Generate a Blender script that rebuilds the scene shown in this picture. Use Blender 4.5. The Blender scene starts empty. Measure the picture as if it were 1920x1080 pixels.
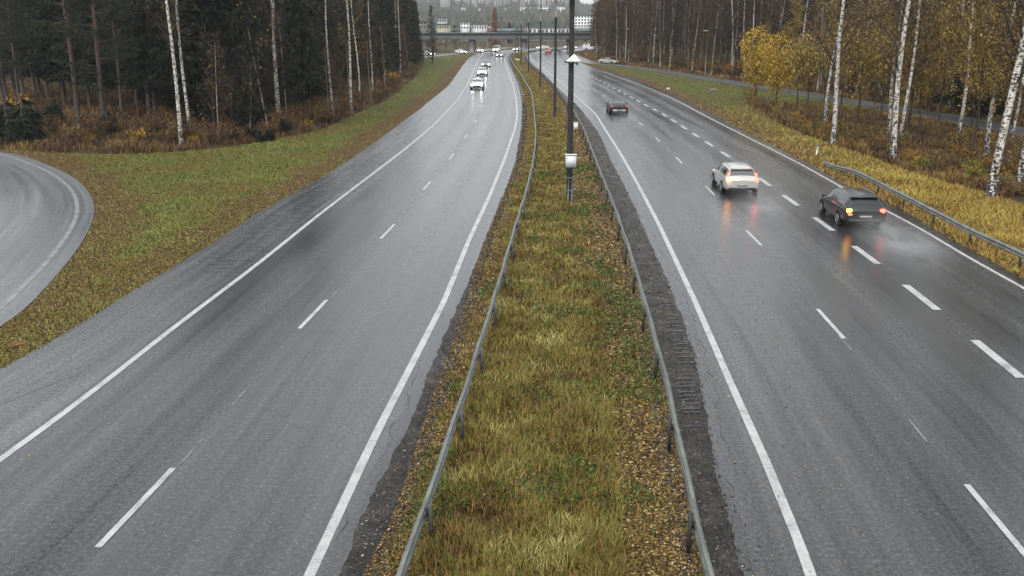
import bpy, math, random
import numpy as np
from mathutils import Vector, Matrix, Euler
SC = bpy.context.scene
COL = SC.collection
rng = np.random.default_rng(7)
random.seed(7)
R = math.radians

# ------------------------------------------------------------------ camera
F = 1790.0                      # focal length in pixels of a 1920 px wide frame
HORIZ = 47.0
TH = math.atan((540 - HORIZ) / F)
CH = 8.5
cd = bpy.data.cameras.new('camera'); cam = bpy.data.objects.new('camera', cd); COL.objects.link(cam)
cam.location = (0, 0, CH); cam.rotation_euler = (math.pi / 2 - TH, 0, 0)
cd.sensor_width = 36; cd.lens = F / 1920 * 36; cd.clip_start = .5; cd.clip_end = 6000
SC.camera = cam

# ------------------------------------------------------------------ sky and light (overcast)
W = bpy.data.worlds.new('World'); SC.world = W; W.use_nodes = True
nt = W.node_tree; nt.nodes.clear()
SUN_EL, SUN_AZ = R(52), R(200)   # azimuth clockwise from +Y
sky = nt.nodes.new('ShaderNodeTexSky'); sky.sky_type = 'NISHITA'; sky.sun_disc = False
sky.sun_elevation = SUN_EL; sky.sun_rotation = SUN_AZ; sky.air_density = 1.0; sky.dust_density = 3.0; sky.ozone_density = 1.0
hs = nt.nodes.new('ShaderNodeHueSaturation'); hs.inputs['Saturation'].default_value = .12
bg = nt.nodes.new('ShaderNodeBackground'); bg.inputs[1].default_value = .15
wo = nt.nodes.new('ShaderNodeOutputWorld')
# a grey cloud deck lies over most of the clear sky
tcw = nt.nodes.new('ShaderNodeTexCoord'); nzw = nt.nodes.new('ShaderNodeTexNoise'); nzw.inputs['Scale'].default_value = 2.2; nzw.inputs['Detail'].default_value = 4
crw = nt.nodes.new('ShaderNodeValToRGB'); crw.color_ramp.elements[0].position = .3; crw.color_ramp.elements[0].color = (2.7, 2.84, 2.98, 1); crw.color_ramp.elements[1].position = .7; crw.color_ramp.elements[1].color = (4.1, 4.2, 4.3, 1)
mxw = nt.nodes.new('ShaderNodeMix'); mxw.data_type = 'RGBA'; mxw.inputs[0].default_value = .75
nt.links.new(tcw.outputs['Generated'], nzw.inputs['Vector']); nt.links.new(nzw.outputs[0], crw.inputs[0]); nt.links.new(crw.outputs[0], mxw.inputs[7])
nt.links.new(sky.outputs[0], hs.inputs['Color']); nt.links.new(hs.outputs[0], mxw.inputs[6]); nt.links.new(mxw.outputs[2], bg.inputs[0]); nt.links.new(bg.outputs[0], wo.inputs[0])
sd = bpy.data.lights.new('sun', 'SUN'); sd.energy = .7; sd.angle = R(25); sd.color = (1, .97, .93)
so = bpy.data.objects.new('sun', sd); COL.objects.link(so)
sdir = Vector((math.sin(SUN_AZ) * math.cos(SUN_EL), math.cos(SUN_AZ) * math.cos(SUN_EL), math.sin(SUN_EL)))
so.rotation_euler = sdir.to_track_quat('Z', 'Y').to_euler()
SC.view_settings.view_transform = 'Standard'; SC.view_settings.look = 'None'
SC.view_settings.exposure = 1.2; SC.view_settings.gamma = 1
SC.render.engine = 'CYCLES'
SC.cycles.max_bounces = 5; SC.cycles.diffuse_bounces = 2; SC.cycles.glossy_bounces = 3
SC.cycles.transparent_max_bounces = 8; SC.cycles.volume_bounces = 0
SC.cycles.use_denoising = True

# ------------------------------------------------------------------ pixel -> world
def ray(px, py):
    r = np.array([(px - 960) / F, math.cos(TH) + math.sin(TH) * (540 - py) / F,
                  -math.sin(TH) + math.cos(TH) * (540 - py) / F])
    return r
def at(px, py, z=0.):
    r = ray(px, py); t = (z - CH) / r[2]
    return np.array([r[0] * t, r[1] * t])
def atY(px, py, Y):
    r = ray(px, py); t = Y / r[1]
    return np.array([r[0] * t, Y, CH + r[2] * t])
def yrow(py, z=0.): return at(960, py, z)[1]

# ------------------------------------------------------------------ value noise for scattering
_perm = rng.permutation(512); _val = rng.random(512)
def vnoise(x, y, seed=0):
    x = np.asarray(x, float) + seed * 17.3; y = np.asarray(y, float) + seed * 9.1
    xi = np.floor(x).astype(int); yi = np.floor(y).astype(int); fx = x - xi; fy = y - yi
    fx = fx * fx * (3 - 2 * fx); fy = fy * fy * (3 - 2 * fy)
    h = lambda a, b: _val[(_perm[a % 512] + b) % 512]
    return (h(xi, yi) * (1 - fx) + h(xi + 1, yi) * fx) * (1 - fy) + (h(xi, yi + 1) * (1 - fx) + h(xi + 1, yi + 1) * fx) * fy
def fbm(x, y, seed=0): return .55 * vnoise(x, y, seed) + .3 * vnoise(2.1 * x, 2.1 * y, seed + 3) + .15 * vnoise(4.3 * x, 4.3 * y, seed + 5)
def sstep(v): v = np.clip(v, 0, 1); return v * v * (3 - 2 * v)

# ------------------------------------------------------------------ traced curves (world X as a function of Y)
def ext(Y, Y0, s0):
    d = Y - Y0
    return s0 * d + .0030 * d * d
class Curve:
    def __init__(s, pts, z=0., slope=None, s0=.06):
        P = np.array([at(x, y, z) for x, y in pts]); P = P[np.argsort(P[:, 1])]
        s.P = P; s.s0 = s0
        g = np.geomspace(6, 300, 240)
        x = np.interp(g, P[:, 1], P[:, 0])
        k = (P[1, 0] - P[0, 0]) / (P[1, 1] - P[0, 1]) if slope is None else slope
        lo = g < P[0, 1]; x[lo] = P[0, 0] + k * (g[lo] - P[0, 1])
        hi = g > P[-1, 1]; x[hi] = P[-1, 0] + s0 * .5 * (g[hi] - P[-1, 1])
        ker = np.exp(-np.linspace(-2, 2, 9) ** 2); ker /= ker.sum()
        for _ in range(2):
            xx = np.concatenate([2 * x[0] - x[4:0:-1], x, 2 * x[-1] - x[-2:-6:-1]]); x = np.convolve(xx, ker, 'valid')
        s.g = g; s.x = x
    def __call__(s, Y):
        Y = np.asarray(Y, float)
        v = np.interp(Y, s.g, s.x)
        v = np.where(Y < 6, s.x[0] + (s.x[1] - s.x[0]) / (s.g[1] - s.g[0]) * (Y - 6), v)
        return np.where(Y > 300, s.x[-1] + ext(np.maximum(Y, 300), 300, s.s0), v)

L_out = Curve([(0, 862), (90, 797), (196, 717), (293, 640), (342, 602), (477, 500), (600, 401), (763, 277), (815, 233), (854, 192), (877, 158), (891, 125), (897, 113), (905, 102)])
L_edge = Curve([(0, 692), (61, 659), (155, 606), (220, 561), (326, 500), (407, 451), (477, 402), (600, 335), (685, 280), (724, 251), (784, 207), (841, 161), (865, 127), (877, 111), (890, 101)])
L_dash = Curve([(183, 1027), (325, 878), (560, 617), (613, 563), (712, 449), (740, 421), (792, 358), (806, 342), (840, 302), (850, 290), (889, 234), (901, 212), (909, 196), (915, 182), (919, 163), (920, 137), (920, 122), (923, 108)])
L_in = Curve([(580, 1080), (703, 818), (833, 565), (878, 453), (917, 370), (947, 296), (966, 240), (970, 215), (968, 187), (962, 159), (955, 140), (947, 119), (946, 109), (952, 102)])
L_asph = Curve([(640, 1060), (700, 921), (770, 796), (803, 704), (844, 603), (867, 557), (899, 477), (926, 406), (950, 350), (967, 299), (977, 240), (979, 201), (977, 180), (971, 157), (962, 137), (954, 121), (951, 111), (957, 102)])
L_grav = Curve([(725, 1060), (772, 960), (840, 729), (893, 574), (908, 492), (935, 418), (958, 358), (979, 299), (988, 240), (989, 210), (986, 187), (979, 159), (965, 136), (957, 115), (962, 104)])
L_rail = Curve([(748, 1075), (830, 844), (873, 719), (907, 613), (926, 554), (950, 474), (973, 397), (988, 350), (1000, 299), (1005, 249), (1000, 191), (996, 171), (986, 154), (976, 137), (965, 123), (957, 109), (958, 100)], .7)
R_rail = Curve([(1336, 1075), (1307, 969), (1278, 834), (1249, 700), (1209, 557), (1181, 465), (1154, 388), (1130, 329), (1110, 279), (1095, 240), (1077, 207), (1044, 163), (1018, 136), (1000, 122), (988, 110), (984, 102)], .7)
R_asph = Curve([(1389, 1061), (1341, 868), (1317, 743), (1307, 680), (1266, 560), (1222, 462), (1190, 388), (1160, 329), (1139, 287), (1124, 252), (1086, 201), (1044, 163), (1020, 140), (1000, 124), (990, 112), (986, 103)])
R_in = Curve([(1520, 1080), (1500, 1022), (1437, 868), (1370, 719), (1307, 574), (1237, 424), (1195, 344), (1163, 287), (1133, 240), (1118, 215), (1070, 171), (1041, 146), (1006, 119), (995, 108), (993, 102)])
R_dash = Curve([(1826, 925), (1592, 645), (1539, 587), (1438, 470), (1402, 436), (1347, 373), (1330, 356), (1287, 314), (1275, 302), (1246, 274), (1235, 264), (1215, 243), (1207, 237), (1130, 178), (1102, 160), (1052, 130), (1025, 113), (1016, 103)])
R_fat = Curve([(1873, 675), (1736, 564), (1629, 482), (1551, 425), (1491, 382), (1443, 348), (1372, 297), (1342, 278), (1245, 215), (1110, 144), (1070, 125), (1045, 111), (1035, 103)])
R_out = Curve([(1917, 539), (1814, 482), (1731, 432), (1694, 412), (1583, 354), (1500, 307), (1325, 219), (1287, 198), (1246, 177), (1183, 152), (1142, 139), (1100, 126), (1075, 115), (1062, 106)])
R_edge = Curve([(1917, 521), (1833, 476), (1750, 429), (1667, 379), (1592, 351), (1528, 312), (1500, 299), (1332, 214), (1296, 195), (1254, 174), (1190, 149), (1148, 136), (1105, 124), (1079, 113), (1066, 105)])
S_mid = Curve([(1913, 246), (1833, 230), (1733, 212), (1633, 196), (1533, 180), (1450, 167), (1392, 157), (1308, 144), (1204, 127), (1100, 117)], s0=-.02)
def S_half(Y): return 1.9 + 0 * Y

# forest boundary curves
LF = Curve([(607, 243), (659, 217), (737, 183), (789, 137), (797, 106)], s0=0)      # right edge of the left wood
RF_pts = [(1395, 190), (1467, 238), (1560, 270), (1667, 307), (1717, 327), (1817, 353), (1919, 385)]
RF = Curve(RF_pts, s0=0)

# ------------------------------------------------------------------ terrain
def T(x, y):
    x = np.asarray(x, float); y = np.asarray(y, float)
    z = -.02 + 0 * x
    d = x - S_mid(y) - 3.2
    z = z + 3.2 * sstep(d / 16) * sstep((y - 95) / 60) * (1 - sstep((y - 300) / 60) * .4)
    pxe = 960 + F * x / np.maximum(y, 1)
    H = 1 - .46 * sstep((pxe - 1060) / 30)
    nz = fbm(x / 90, y / 90, 2) - .5
    z = z + sstep((y - 395) / 90) * 2.2 + np.interp(y, [485, 960, 1150, 1500, 3500], [0, 17, 25, 44, 50]) * H + 6 * nz * sstep((y - 500) / 500)
    # the wood floor is slightly uneven, well away from the roads
    dl = np.maximum(LF(y) - x - 3, 0) * (y > 72)
    z = z + .5 * sstep(dl / 12) * sstep((y - 72) / 20) * fbm(x / 7, y / 7, 4)
    return z
def hit(px, py):
    r = ray(px, py); t = 20.
    while t < 2500:
        x, y, z = r[0] * t, r[1] * t, CH + r[2] * t
        if z <= T(x, y): break
        t += max(.15, t * .002)
    return float(r[0] * t), float(r[1] * t)

# ------------------------------------------------------------------ materials
MATS = {}
def nmat(name):
    m = bpy.data.materials.new(name); m.use_nodes = True; MATS[name] = m
    t = m.node_tree; b = t.nodes['Principled BSDF']
    return m, t, b
def nd(t, typ, **k):
    n = t.nodes.new('ShaderNode' + typ)
    for a, v in k.items():
        if a.startswith('i_'): n.inputs[a[2:].replace('_', ' ')].default_value = v
        else: setattr(n, a, v)
    return n
def ramp(t, fac, stops, interp='LINEAR'):
    n = t.nodes.new('ShaderNodeValToRGB'); n.color_ramp.interpolation = interp
    el = n.color_ramp.elements
    while len(el) < len(stops): el.new(.5)
    for e, (p, c) in zip(el, stops):
        e.position = p; e.color = (*c, 1) if len(c) == 3 else c
    t.links.new(fac, n.inputs[0]); return n.outputs[0]
def mix(t, fac, a, b, mode='MIX'):
    n = t.nodes.new('ShaderNodeMix'); n.data_type = 'RGBA'; n.blend_type = mode
    for s, v in ((0, fac), (6, a), (7, b)):
        if hasattr(v, 'is_output') or isinstance(v, bpy.types.NodeSocket): t.links.new(v, n.inputs[s])
        else: n.inputs[s].default_value = v if s == 0 else (*v, 1)
    return n.outputs[2]
def mth(t, op, a, b=None, c=None):
    n = t.nodes.new('ShaderNodeMath'); n.operation = op
    for i, v in enumerate((a, b, c)):
        if v is None: continue
        if isinstance(v, bpy.types.NodeSocket): t.links.new(v, n.inputs[i])
        else: n.inputs[i].default_value = v
    return n.outputs[0]
def noise(t, vec, scale, detail=3, rough=.6, sc=None):
    if sc is not None:
        mp = nd(t, 'Mapping'); mp.inputs['Scale'].default_value = sc
        t.links.new(vec, mp.inputs[0]); vec = mp.outputs[0]
    n = nd(t, 'TexNoise'); n.inputs['Scale'].default_value = scale; n.inputs['Detail'].default_value = detail; n.inputs['Roughness'].default_value = rough
    t.links.new(vec, n.inputs['Vector']); return n.outputs[0]
def bump(t, b, h, strength, dist=.01):
    n = nd(t, 'Bump'); n.inputs['Strength'].default_value = strength; n.inputs['Distance'].default_value = dist
    t.links.new(h, n.inputs['Height']); t.links.new(n.outputs[0], b.inputs['Normal'])
def geo(t): return t.nodes.new('ShaderNodeNewGeometry')
def simple(name, col, rough=.6, metal=0., nz=.15, nscale=6., spec=.5, coat=0., bmp=0.):
    m, t, b = nmat(name)
    tc = nd(t, 'TexCoord').outputs['Object']
    n = noise(t, tc, nscale, 4)
    c2 = tuple(min(1, c * (1 - nz)) for c in col); c3 = tuple(min(1, c * (1 + nz)) for c in col)
    t.links.new(ramp(t, n, [(.3, c2), (.7, c3)]), b.inputs['Base Color'])
    b.inputs['Roughness'].default_value = rough; b.inputs['Metallic'].default_value = metal
    b.inputs['Specular IOR Level'].default_value = spec; b.inputs['Coat Weight'].default_value = coat
    if bmp: bump(t, b, n, bmp, .01)
    return m
def emit(name, col, strength, base=(.5, .5, .5)):
    m, t, b = nmat(name)
    b.inputs['Base Color'].default_value = (*base, 1); b.inputs['Emission Color'].default_value = (*col, 1)
    b.inputs['Emission Strength'].default_value = strength; b.inputs['Roughness'].default_value = .2
    return m
def island(name, stops, rough=.7, trans=0., extra=None, pos=None):
    """colour varies from blade to blade, plus broad patches over the ground"""
    m, t, b = nmat(name)
    g = geo(t); rnd = g.outputs['Random Per Island']
    fac = rnd
    if pos:
        n = noise(t, g.outputs['Position'], pos[0], 3)
        n = mth(t, 'MULTIPLY_ADD', n, pos[1], .5 - pos[1] * .5)
        fac = mth(t, 'MULTIPLY_ADD', mth(t, 'SUBTRACT', rnd, .5), pos[2], n)
    t.links.new(ramp(t, fac, stops), b.inputs['Base Color'])
    b.inputs['Roughness'].default_value = rough; b.inputs['Specular IOR Level'].default_value = .25
    return m

def asphalt(name, dark=.020, light=.042, rough=(.15, .32), tracks=True, bs=.33, lane=0.):
    """wet coarse asphalt: aggregate grain, wheel ruts along u, streaks along the lane"""
    m, t, b = nmat(name)
    uv = nd(t, 'UVMap').outputs[0]
    sp = nd(t, 'SeparateXYZ'); t.links.new(uv, sp.inputs[0]); u = sp.outputs[0]
    pos = geo(t).outputs['Position']
    fine = noise(t, pos, 34, 3, .8); grain = noise(t, pos, 11, 4, .8); blot = noise(t, pos, 2.2, 4, .7)
    strk = noise(t, uv, 1.0, 4, .6, (3.2, .07, 1)); big = noise(t, uv, 1.0, 3, .55, (.33, .04, 1))
    tr = mth(t, 'COSINE', mth(t, 'MULTIPLY', u, 2 * math.pi / 1.875))
    g = mth(t, 'ADD', mth(t, 'MULTIPLY', fine, .45), mth(t, 'MULTIPLY', grain, .55))
    low = mth(t, 'ADD', mth(t, 'MULTIPLY', strk, .5), mth(t, 'MULTIPLY', big, .5))
    f = mth(t, 'ADD', mth(t, 'MULTIPLY', g, .72), mth(t, 'MULTIPLY', low, .28))
    if tracks: f = mth(t, 'ADD', f, mth(t, 'MULTIPLY', tr, .012))
    mid = (dark + light) / 2
    t.links.new(ramp(t, f, [(.40, (dark * .3, dark * .31, dark * .34)), (.49, (mid * .85, mid * .88, mid * .93)), (.55, (mid * 1.25, mid * 1.28, mid * 1.33)), (.62, (light * 3.2, light * 3.25, light * 3.3))]), b.inputs['Base Color'])
    mr = nd(t, 'MapRange'); mr.inputs[1].default_value = .35; mr.inputs[2].default_value = .65; mr.inputs[3].default_value = rough[0]; mr.inputs[4].default_value = rough[1]
    rr = mth(t, 'ADD', mth(t, 'MULTIPLY', low, .6), mth(t, 'MULTIPLY', blot, .4))
    if tracks: rr = mth(t, 'ADD', rr, mth(t, 'MULTIPLY', tr, .06))
    t.links.new(rr, mr.inputs[0]); t.links.new(mr.outputs[0], b.inputs['Roughness'])
    # dry stone tips reflect less than the water film between them
    ms = nd(t, 'MapRange'); ms.inputs[1].default_value = .40; ms.inputs[2].default_value = .60; ms.inputs[3].default_value = .08; ms.inputs[4].default_value = 1.15
    sg = mth(t, 'ADD', mth(t, 'MULTIPLY', g, .60), mth(t, 'MULTIPLY', low, .40))
    if tracks: sg = mth(t, 'SUBTRACT', sg, mth(t, 'MULTIPLY', mth(t, 'SUBTRACT', 0., tr), .020))
    if lane:   # the newer lane to the right of the joint is smoother and holds more water
        sg = mth(t, 'ADD', sg, mth(t, 'MULTIPLY', mth(t, 'GREATER_THAN', u, .12), lane))
    t.links.new(sg, ms.inputs[0]); t.links.new(ms.outputs[0], b.inputs['Specular IOR Level'])
    bump(t, b, mth(t, 'ADD', mth(t, 'MULTIPLY', fine, .5), mth(t, 'MULTIPLY', grain, 1.)), bs, .012)
    return m
M_ASPH = asphalt('wet_asphalt', lane=.035)
M_ASPHR = asphalt('wet_asphalt_departing', dark=.018, light=.038, lane=.012)
M_SHLD = asphalt('shoulder_asphalt', .045, .075, (.18, .36), False, .36)
M_SERV = asphalt('service_asphalt', .085, .14, (.26, .42), False, .4)

def m_gravel():
    m, t, b = nmat('dark_gravel')
    pos = geo(t).outputs['Position']
    n = noise(t, pos, 22, 5, .8); g2 = noise(t, pos, 1.3, 3)
    f = mth(t, 'ADD', mth(t, 'MULTIPLY', n, .7), mth(t, 'MULTIPLY', g2, .35))
    t.links.new(ramp(t, f, [(.42, (.004, .0035, .003)), (.53, (.020, .017, .014)), (.58, (.050, .042, .034)), (.66, (.20, .18, .16))]), b.inputs['Base Color'])
    b.inputs['Roughness'].default_value = .55
    bump(t, b, n, 1., .05); return m
M_GRAV = m_gravel()
def m_line(name, col=(.62, .63, .62), wear=.5):
    m, t, b = nmat(name)
    pos = geo(t).outputs['Position']
    n = noise(t, pos, 26, 4, .85); n2 = noise(t, pos, 1.7, 4)
    f = mth(t, 'ADD', mth(t, 'MULTIPLY', n, .7), mth(t, 'MULTIPLY', n2, .4))
    t.links.new(ramp(t, f, [(.34 + .14 * wear, tuple(c * .18 for c in col)), (.40 + .16 * wear, tuple(c * .7 for c in col)), (.62, col)]), b.inputs['Base Color'])
    b.inputs['Roughness'].default_value = .5; bump(t, b, n, .35, .01); return m
M_LINE = m_line('road_paint', (.46, .47, .46), wear=.55); M_OLD = m_line('worn_paint', (.22, .22, .22), .8); M_PINK = m_line('weathered_paint', (.50, .47, .46), .7)
M_FAINT = m_line('faint_paint', (.24, .24, .24), .75)
M_SEAM = simple('bitumen_seam', (.015, .015, .017), .3)

def m_ground():
    m, t, b = nmat('verge_soil')
    pos = geo(t).outputs['Position']
    a = nd(t, 'Attribute'); a.attribute_name = 'zone'
    sp = nd(t, 'SeparateColor'); t.links.new(a.outputs['Color'], sp.inputs[0])
    n1 = noise(t, pos, .22, 4, .6); n2 = noise(t, pos, 3.5, 5, .75); n3 = noise(t, pos, 14, 4, .8)
    n = mth(t, 'ADD', mth(t, 'MULTIPLY', n1, .6), mth(t, 'MULTIPLY', n3, .4))
    grass = ramp(t, n, [(.34, (.10, .065, .018)), (.46, (.085, .082, .018)), (.56, (.05, .080, .014)), (.66, (.15, .125, .035))])
    litter = ramp(t, mth(t, 'ADD', mth(t, 'MULTIPLY', n2, .4), mth(t, 'MULTIPLY', n3, .6)), [(.36, (.012, .009, .006)), (.48, (.065, .035, .012)), (.56, (.14, .085, .022)), (.68, (.26, .18, .05))])
    floor = ramp(t, mth(t, 'ADD', mth(t, 'MULTIPLY', n2, .6), mth(t, 'MULTIPLY', n3, .4)), [(.34, (.010, .008, .005)), (.50, (.045, .026, .013)), (.62, (.09, .055, .020)), (.72, (.13, .095, .026))])
    farc = ramp(t, mth(t, 'ADD', mth(t, 'MULTIPLY', n1, .5), mth(t, 'MULTIPLY', n2, .5)), [(.35, (.02, .03, .018)), (.65, (.06, .055, .03))])
    c = mix(t, sp.outputs[0], grass, litter); c = mix(t, sp.outputs[1], c, floor); c = mix(t, sp.outputs[2], c, farc)
    t.links.new(c, b.inputs['Base Color']); b.inputs['Roughness'].default_value = .85; b.inputs['Specular IOR Level'].default_value = .2
    bump(t, b, mth(t, 'ADD', n2, n3), 1., .06); return m
M_GROUND = m_ground()

def m_birch():
    m, t, b = nmat('birch_bark')
    tc = nd(t, 'TexCoord').outputs['Object']
    sp = nd(t, 'SeparateXYZ'); t.links.new(tc, sp.inputs[0]); z = sp.outputs[2]
    n = noise(t, tc, 1.0, 4, .7, (5, 5, 13)); n2 = noise(t, tc, 1.0, 3, .6, (9, 9, 3.2))
    f = mth(t, 'ADD', mth(t, 'MULTIPLY', n, .65), mth(t, 'MULTIPLY', n2, .35))
    low = mth(t, 'MULTIPLY', mth(t, 'SUBTRACT', 1, mth(t, 'MINIMUM', mth(t, 'DIVIDE', z, 2.2), 1.)), .09)
    high = mth(t, 'MULTIPLY', mth(t, 'MAXIMUM', mth(t, 'SUBTRACT', z, 13), 0.), .02)
    f = mth(t, 'SUBTRACT', mth(t, 'SUBTRACT', f, low), high)
    t.links.new(ramp(t, f, [(.44, (.012, .011, .010)), (.475, (.16, .145, .12)), (.50, (.55, .52, .46)), (.7, (.76, .74, .69))]), b.inputs['Base Color'])
    b.inputs['Roughness'].default_value = .7; bump(t, b, f, .5, .02); return m
M_BIRCH = m_birch()
def m_bark(name, c0, c1, top=None, zt=6):
    m, t, b = nmat(name)
    tc = nd(t, 'TexCoord').outputs['Object']
    n = noise(t, tc, 1.0, 5, .75, (14, 14, 3.5))
    c = ramp(t, n, [(.35, c0), (.65, c1)])
    if top:
        sp = nd(t, 'SeparateXYZ'); t.links.new(tc, sp.inputs[0])
        k = nd(t, 'MapRange'); k.inputs[1].default_value = zt - 2; k.inputs[2].default_value = zt + 1; t.links.new(sp.outputs[2], k.inputs[0])
        c = mix(t, k.outputs[0], c, ramp(t, n, [(.35, tuple(v * .6 for v in top)), (.65, top)]))
    t.links.new(c, b.inputs['Base Color']); b.inputs['Roughness'].default_value = .8; bump(t, b, n, .8, .03); return m
M_SPBARK = m_bark('spruce_bark', (.022, .017, .013), (.075, .06, .048))
M_PIBARK = m_bark('pine_bark', (.022, .017, .014), (.085, .065, .052), (.115, .066, .042))
M_GREYBARK = m_bark('aspen_bark', (.09, .078, .062), (.40, .36, .29))
M_YOUNGBARK = m_bark('young_bark', (.018, .013, .009), (.06, .045, .032))
M_NEEDLE = island('spruce_needles', [(0, (.004, .006, .0035)), (.6, (.009, .014, .007)), (1, (.022, .030, .013))], .6)
M_PNEEDLE = island('pine_needles', [(0, (.008, .014, .008)), (.6, (.024, .034, .018)), (1, (.055, .066, .034))], .6)
M_LARCH = island('rusty_needles', [(0, (.13, .055, .028)), (1, (.26, .12, .06))], .6)
M_TWIG = island('dark_twigs', [(0, (.014, .009, .007)), (1, (.065, .046, .036))], .7)
M_TWIG2 = island('brown_twigs', [(0, (.020, .012, .008)), (.6, (.060, .037, .023)), (1, (.12, .072, .036))], .7)
M_LEAFY = island('yellow_leaves', [(0, (0.1725, 0.0935, 0.01)), (.5, (0.3795, 0.2365, 0.022)), (1, (0.575, 0.396, 0.05))], .5)
M_LEAFB = island('bronze_leaves', [(0, (.050, .032, .015)), (.5, (.15, .098, .038)), (.85, (.27, .19, .065)), (1, (.44, .33, .10))], .5)
M_LEAFM = island('ochre_leaves', [(0, (.060, .038, .012)), (.5, (.22, .145, .032)), (.85, (.40, .28, .055)), (1, (.56, .42, .10))], .5)
M_LEAFO = island('orange_leaves', [(0, (.16, .07, .01)), (1, (.42, .22, .03))], .5)
M_LEAFG = island('lime_leaves', [(0, (.09, .11, .012)), (1, (.30, .32, .045))], .5)
M_MEDGR = island('median_blades', [(.12, (.026, .016, .007)), (.28, (.23, .125, .030)), (.40, (.25, .155, .036)), (.51, (.18, .155, .030)), (.64, (.10, .125, .020)), (.75, (.23, .215, .045)), (.88, (.35, .29, .085)), (1, (.58, .48, .20))], .5, pos=(.55, 1.7, .62))
M_UNDERD = island('undergrowth_painted_shade', [(.15, (.018, .011, .007)), (.38, (.070, .038, .020)), (.55, (.15, .072, .028)), (.70, (.085, .068, .020)), (.88, (.28, .17, .038))], .6, pos=(.30, 1.8, .55))  # darker copy of the undergrowth stems, the wood's shade is put into the colours
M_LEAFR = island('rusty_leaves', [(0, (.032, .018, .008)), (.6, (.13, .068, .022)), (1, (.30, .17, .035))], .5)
M_WEED = island('green_weeds', [(0, (0.0195, 0.039, 0.0099)), (.6, (0.0585, 0.104, 0.0176)), (1, (0.13, 0.182, 0.033))], .5)
M_FALL = island('fallen_leaves', [(0, (.030, .016, .008)), (.4, (.10, .05, .018)), (.7, (.22, .14, .04)), (.9, (.40, .27, .08)), (1, (.55, .48, .28))], .5)
M_VERGE = island('verge_blades', [(.2, (.17, .11, .024)), (.38, (.22, .165, .034)), (.52, (.15, .150, .024)), (.70, (.105, .165, .022)), (.9, (.33, .28, .07))], .55, pos=(.16, 2.0, .50))
M_VERGEY = island('straw_blades', [(.15, (.12, .070, .018)), (.38, (.33, .205, .038)), (.55, (.45, .30, .060)), (.72, (.26, .21, .040)), (.9, (.58, .43, .12))], .55, pos=(.25, 1.6, .5))
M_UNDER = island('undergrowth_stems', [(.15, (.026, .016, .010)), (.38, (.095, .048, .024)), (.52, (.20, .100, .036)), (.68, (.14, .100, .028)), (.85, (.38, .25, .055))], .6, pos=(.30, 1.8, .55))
M_BITS = island('stone_and_leaf_bits', [(0, (.008, .007, .006)), (.55, (.035, .028, .020)), (.8, (.09, .065, .035)), (.95, (.20, .17, .12)), (1, (.35, .32, .27))], .5)
M_FARW = island('far_wood_painted_haze', [(0, (.035, .044, .036)), (.6, (.055, .066, .052)), (.8, (.095, .080, .060)), (1, (.15, .11, .075))], .7, pos=(.004, 1.6, .7))  # foliage lightened and greyed, part of the haze is in the colour

M_GALV = simple('galvanised_steel', (.20, .215, .20), .55, .55, .35, 2.2)
M_POST = simple('weathered_post_steel', (.085, .088, .083), .6, .3, .3, 8)
M_POSTD = simple('tarred_post', (.028, .026, .023), .6, 0, .4, 8)
M_POLE = m_bark('tarred_pole_wood', (.010, .010, .010), (.035, .033, .031))
M_POLEG = simple('grey_pole_metal', (.16, .19, .18), .5, .5)
M_CAB = simple('cabinet_paint', (.66, .68, .69), .4, 0, .05)
M_WHITE = simple('white_plastic', (.72, .71, .66), .4, 0, .08)
M_DGREY = simple('dark_grey_plastic', (.03, .03, .032), .5)
M_CONC = simple('bridge_concrete', (.23, .23, .235), .75, 0, .2, .6)
M_CONCD = simple('dark_edge_beam', (.075, .085, .085), .7)
M_GREEN = simple('green_panel', (.13, .17, .17), .35, 0, .25, 1.2)
M_TYRE = simple('tyre_rubber', (.018, .018, .018), .7)
M_RIM = simple('alloy', (.35, .35, .36), .3, .9)
M_GLASS = simple('tinted_glass', (.012, .014, .015), .05, 0, .1, spec=.8)
M_GLASSL = simple('grey_windscreen', (.10, .11, .11), .06, 0, .1, spec=.8)
M_HEAD = emit('headlamp_lens', (1, .96, .86), 14, (.9, .9, .9))
M_TAIL = emit('tail_lamp_lens', (1, .03, .015), 1.6, (.4, .01, .01))
M_TAILD = emit('dim_tail_lens', (1, .04, .02), .35, (.30, .02, .02))
M_BRAKE = emit('brake_lamp_lens', (1, .06, .03), 4.5, (.5, .02, .02))
M_BLINK = emit('indicator_lens', (1, .62, .05), 4, (.6, .3, .02))
M_PLATE = simple('number_plate', (.32, .32, .32), .4)
M_RED = simple('red_plastic', (.25, .05, .03), .45)

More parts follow.
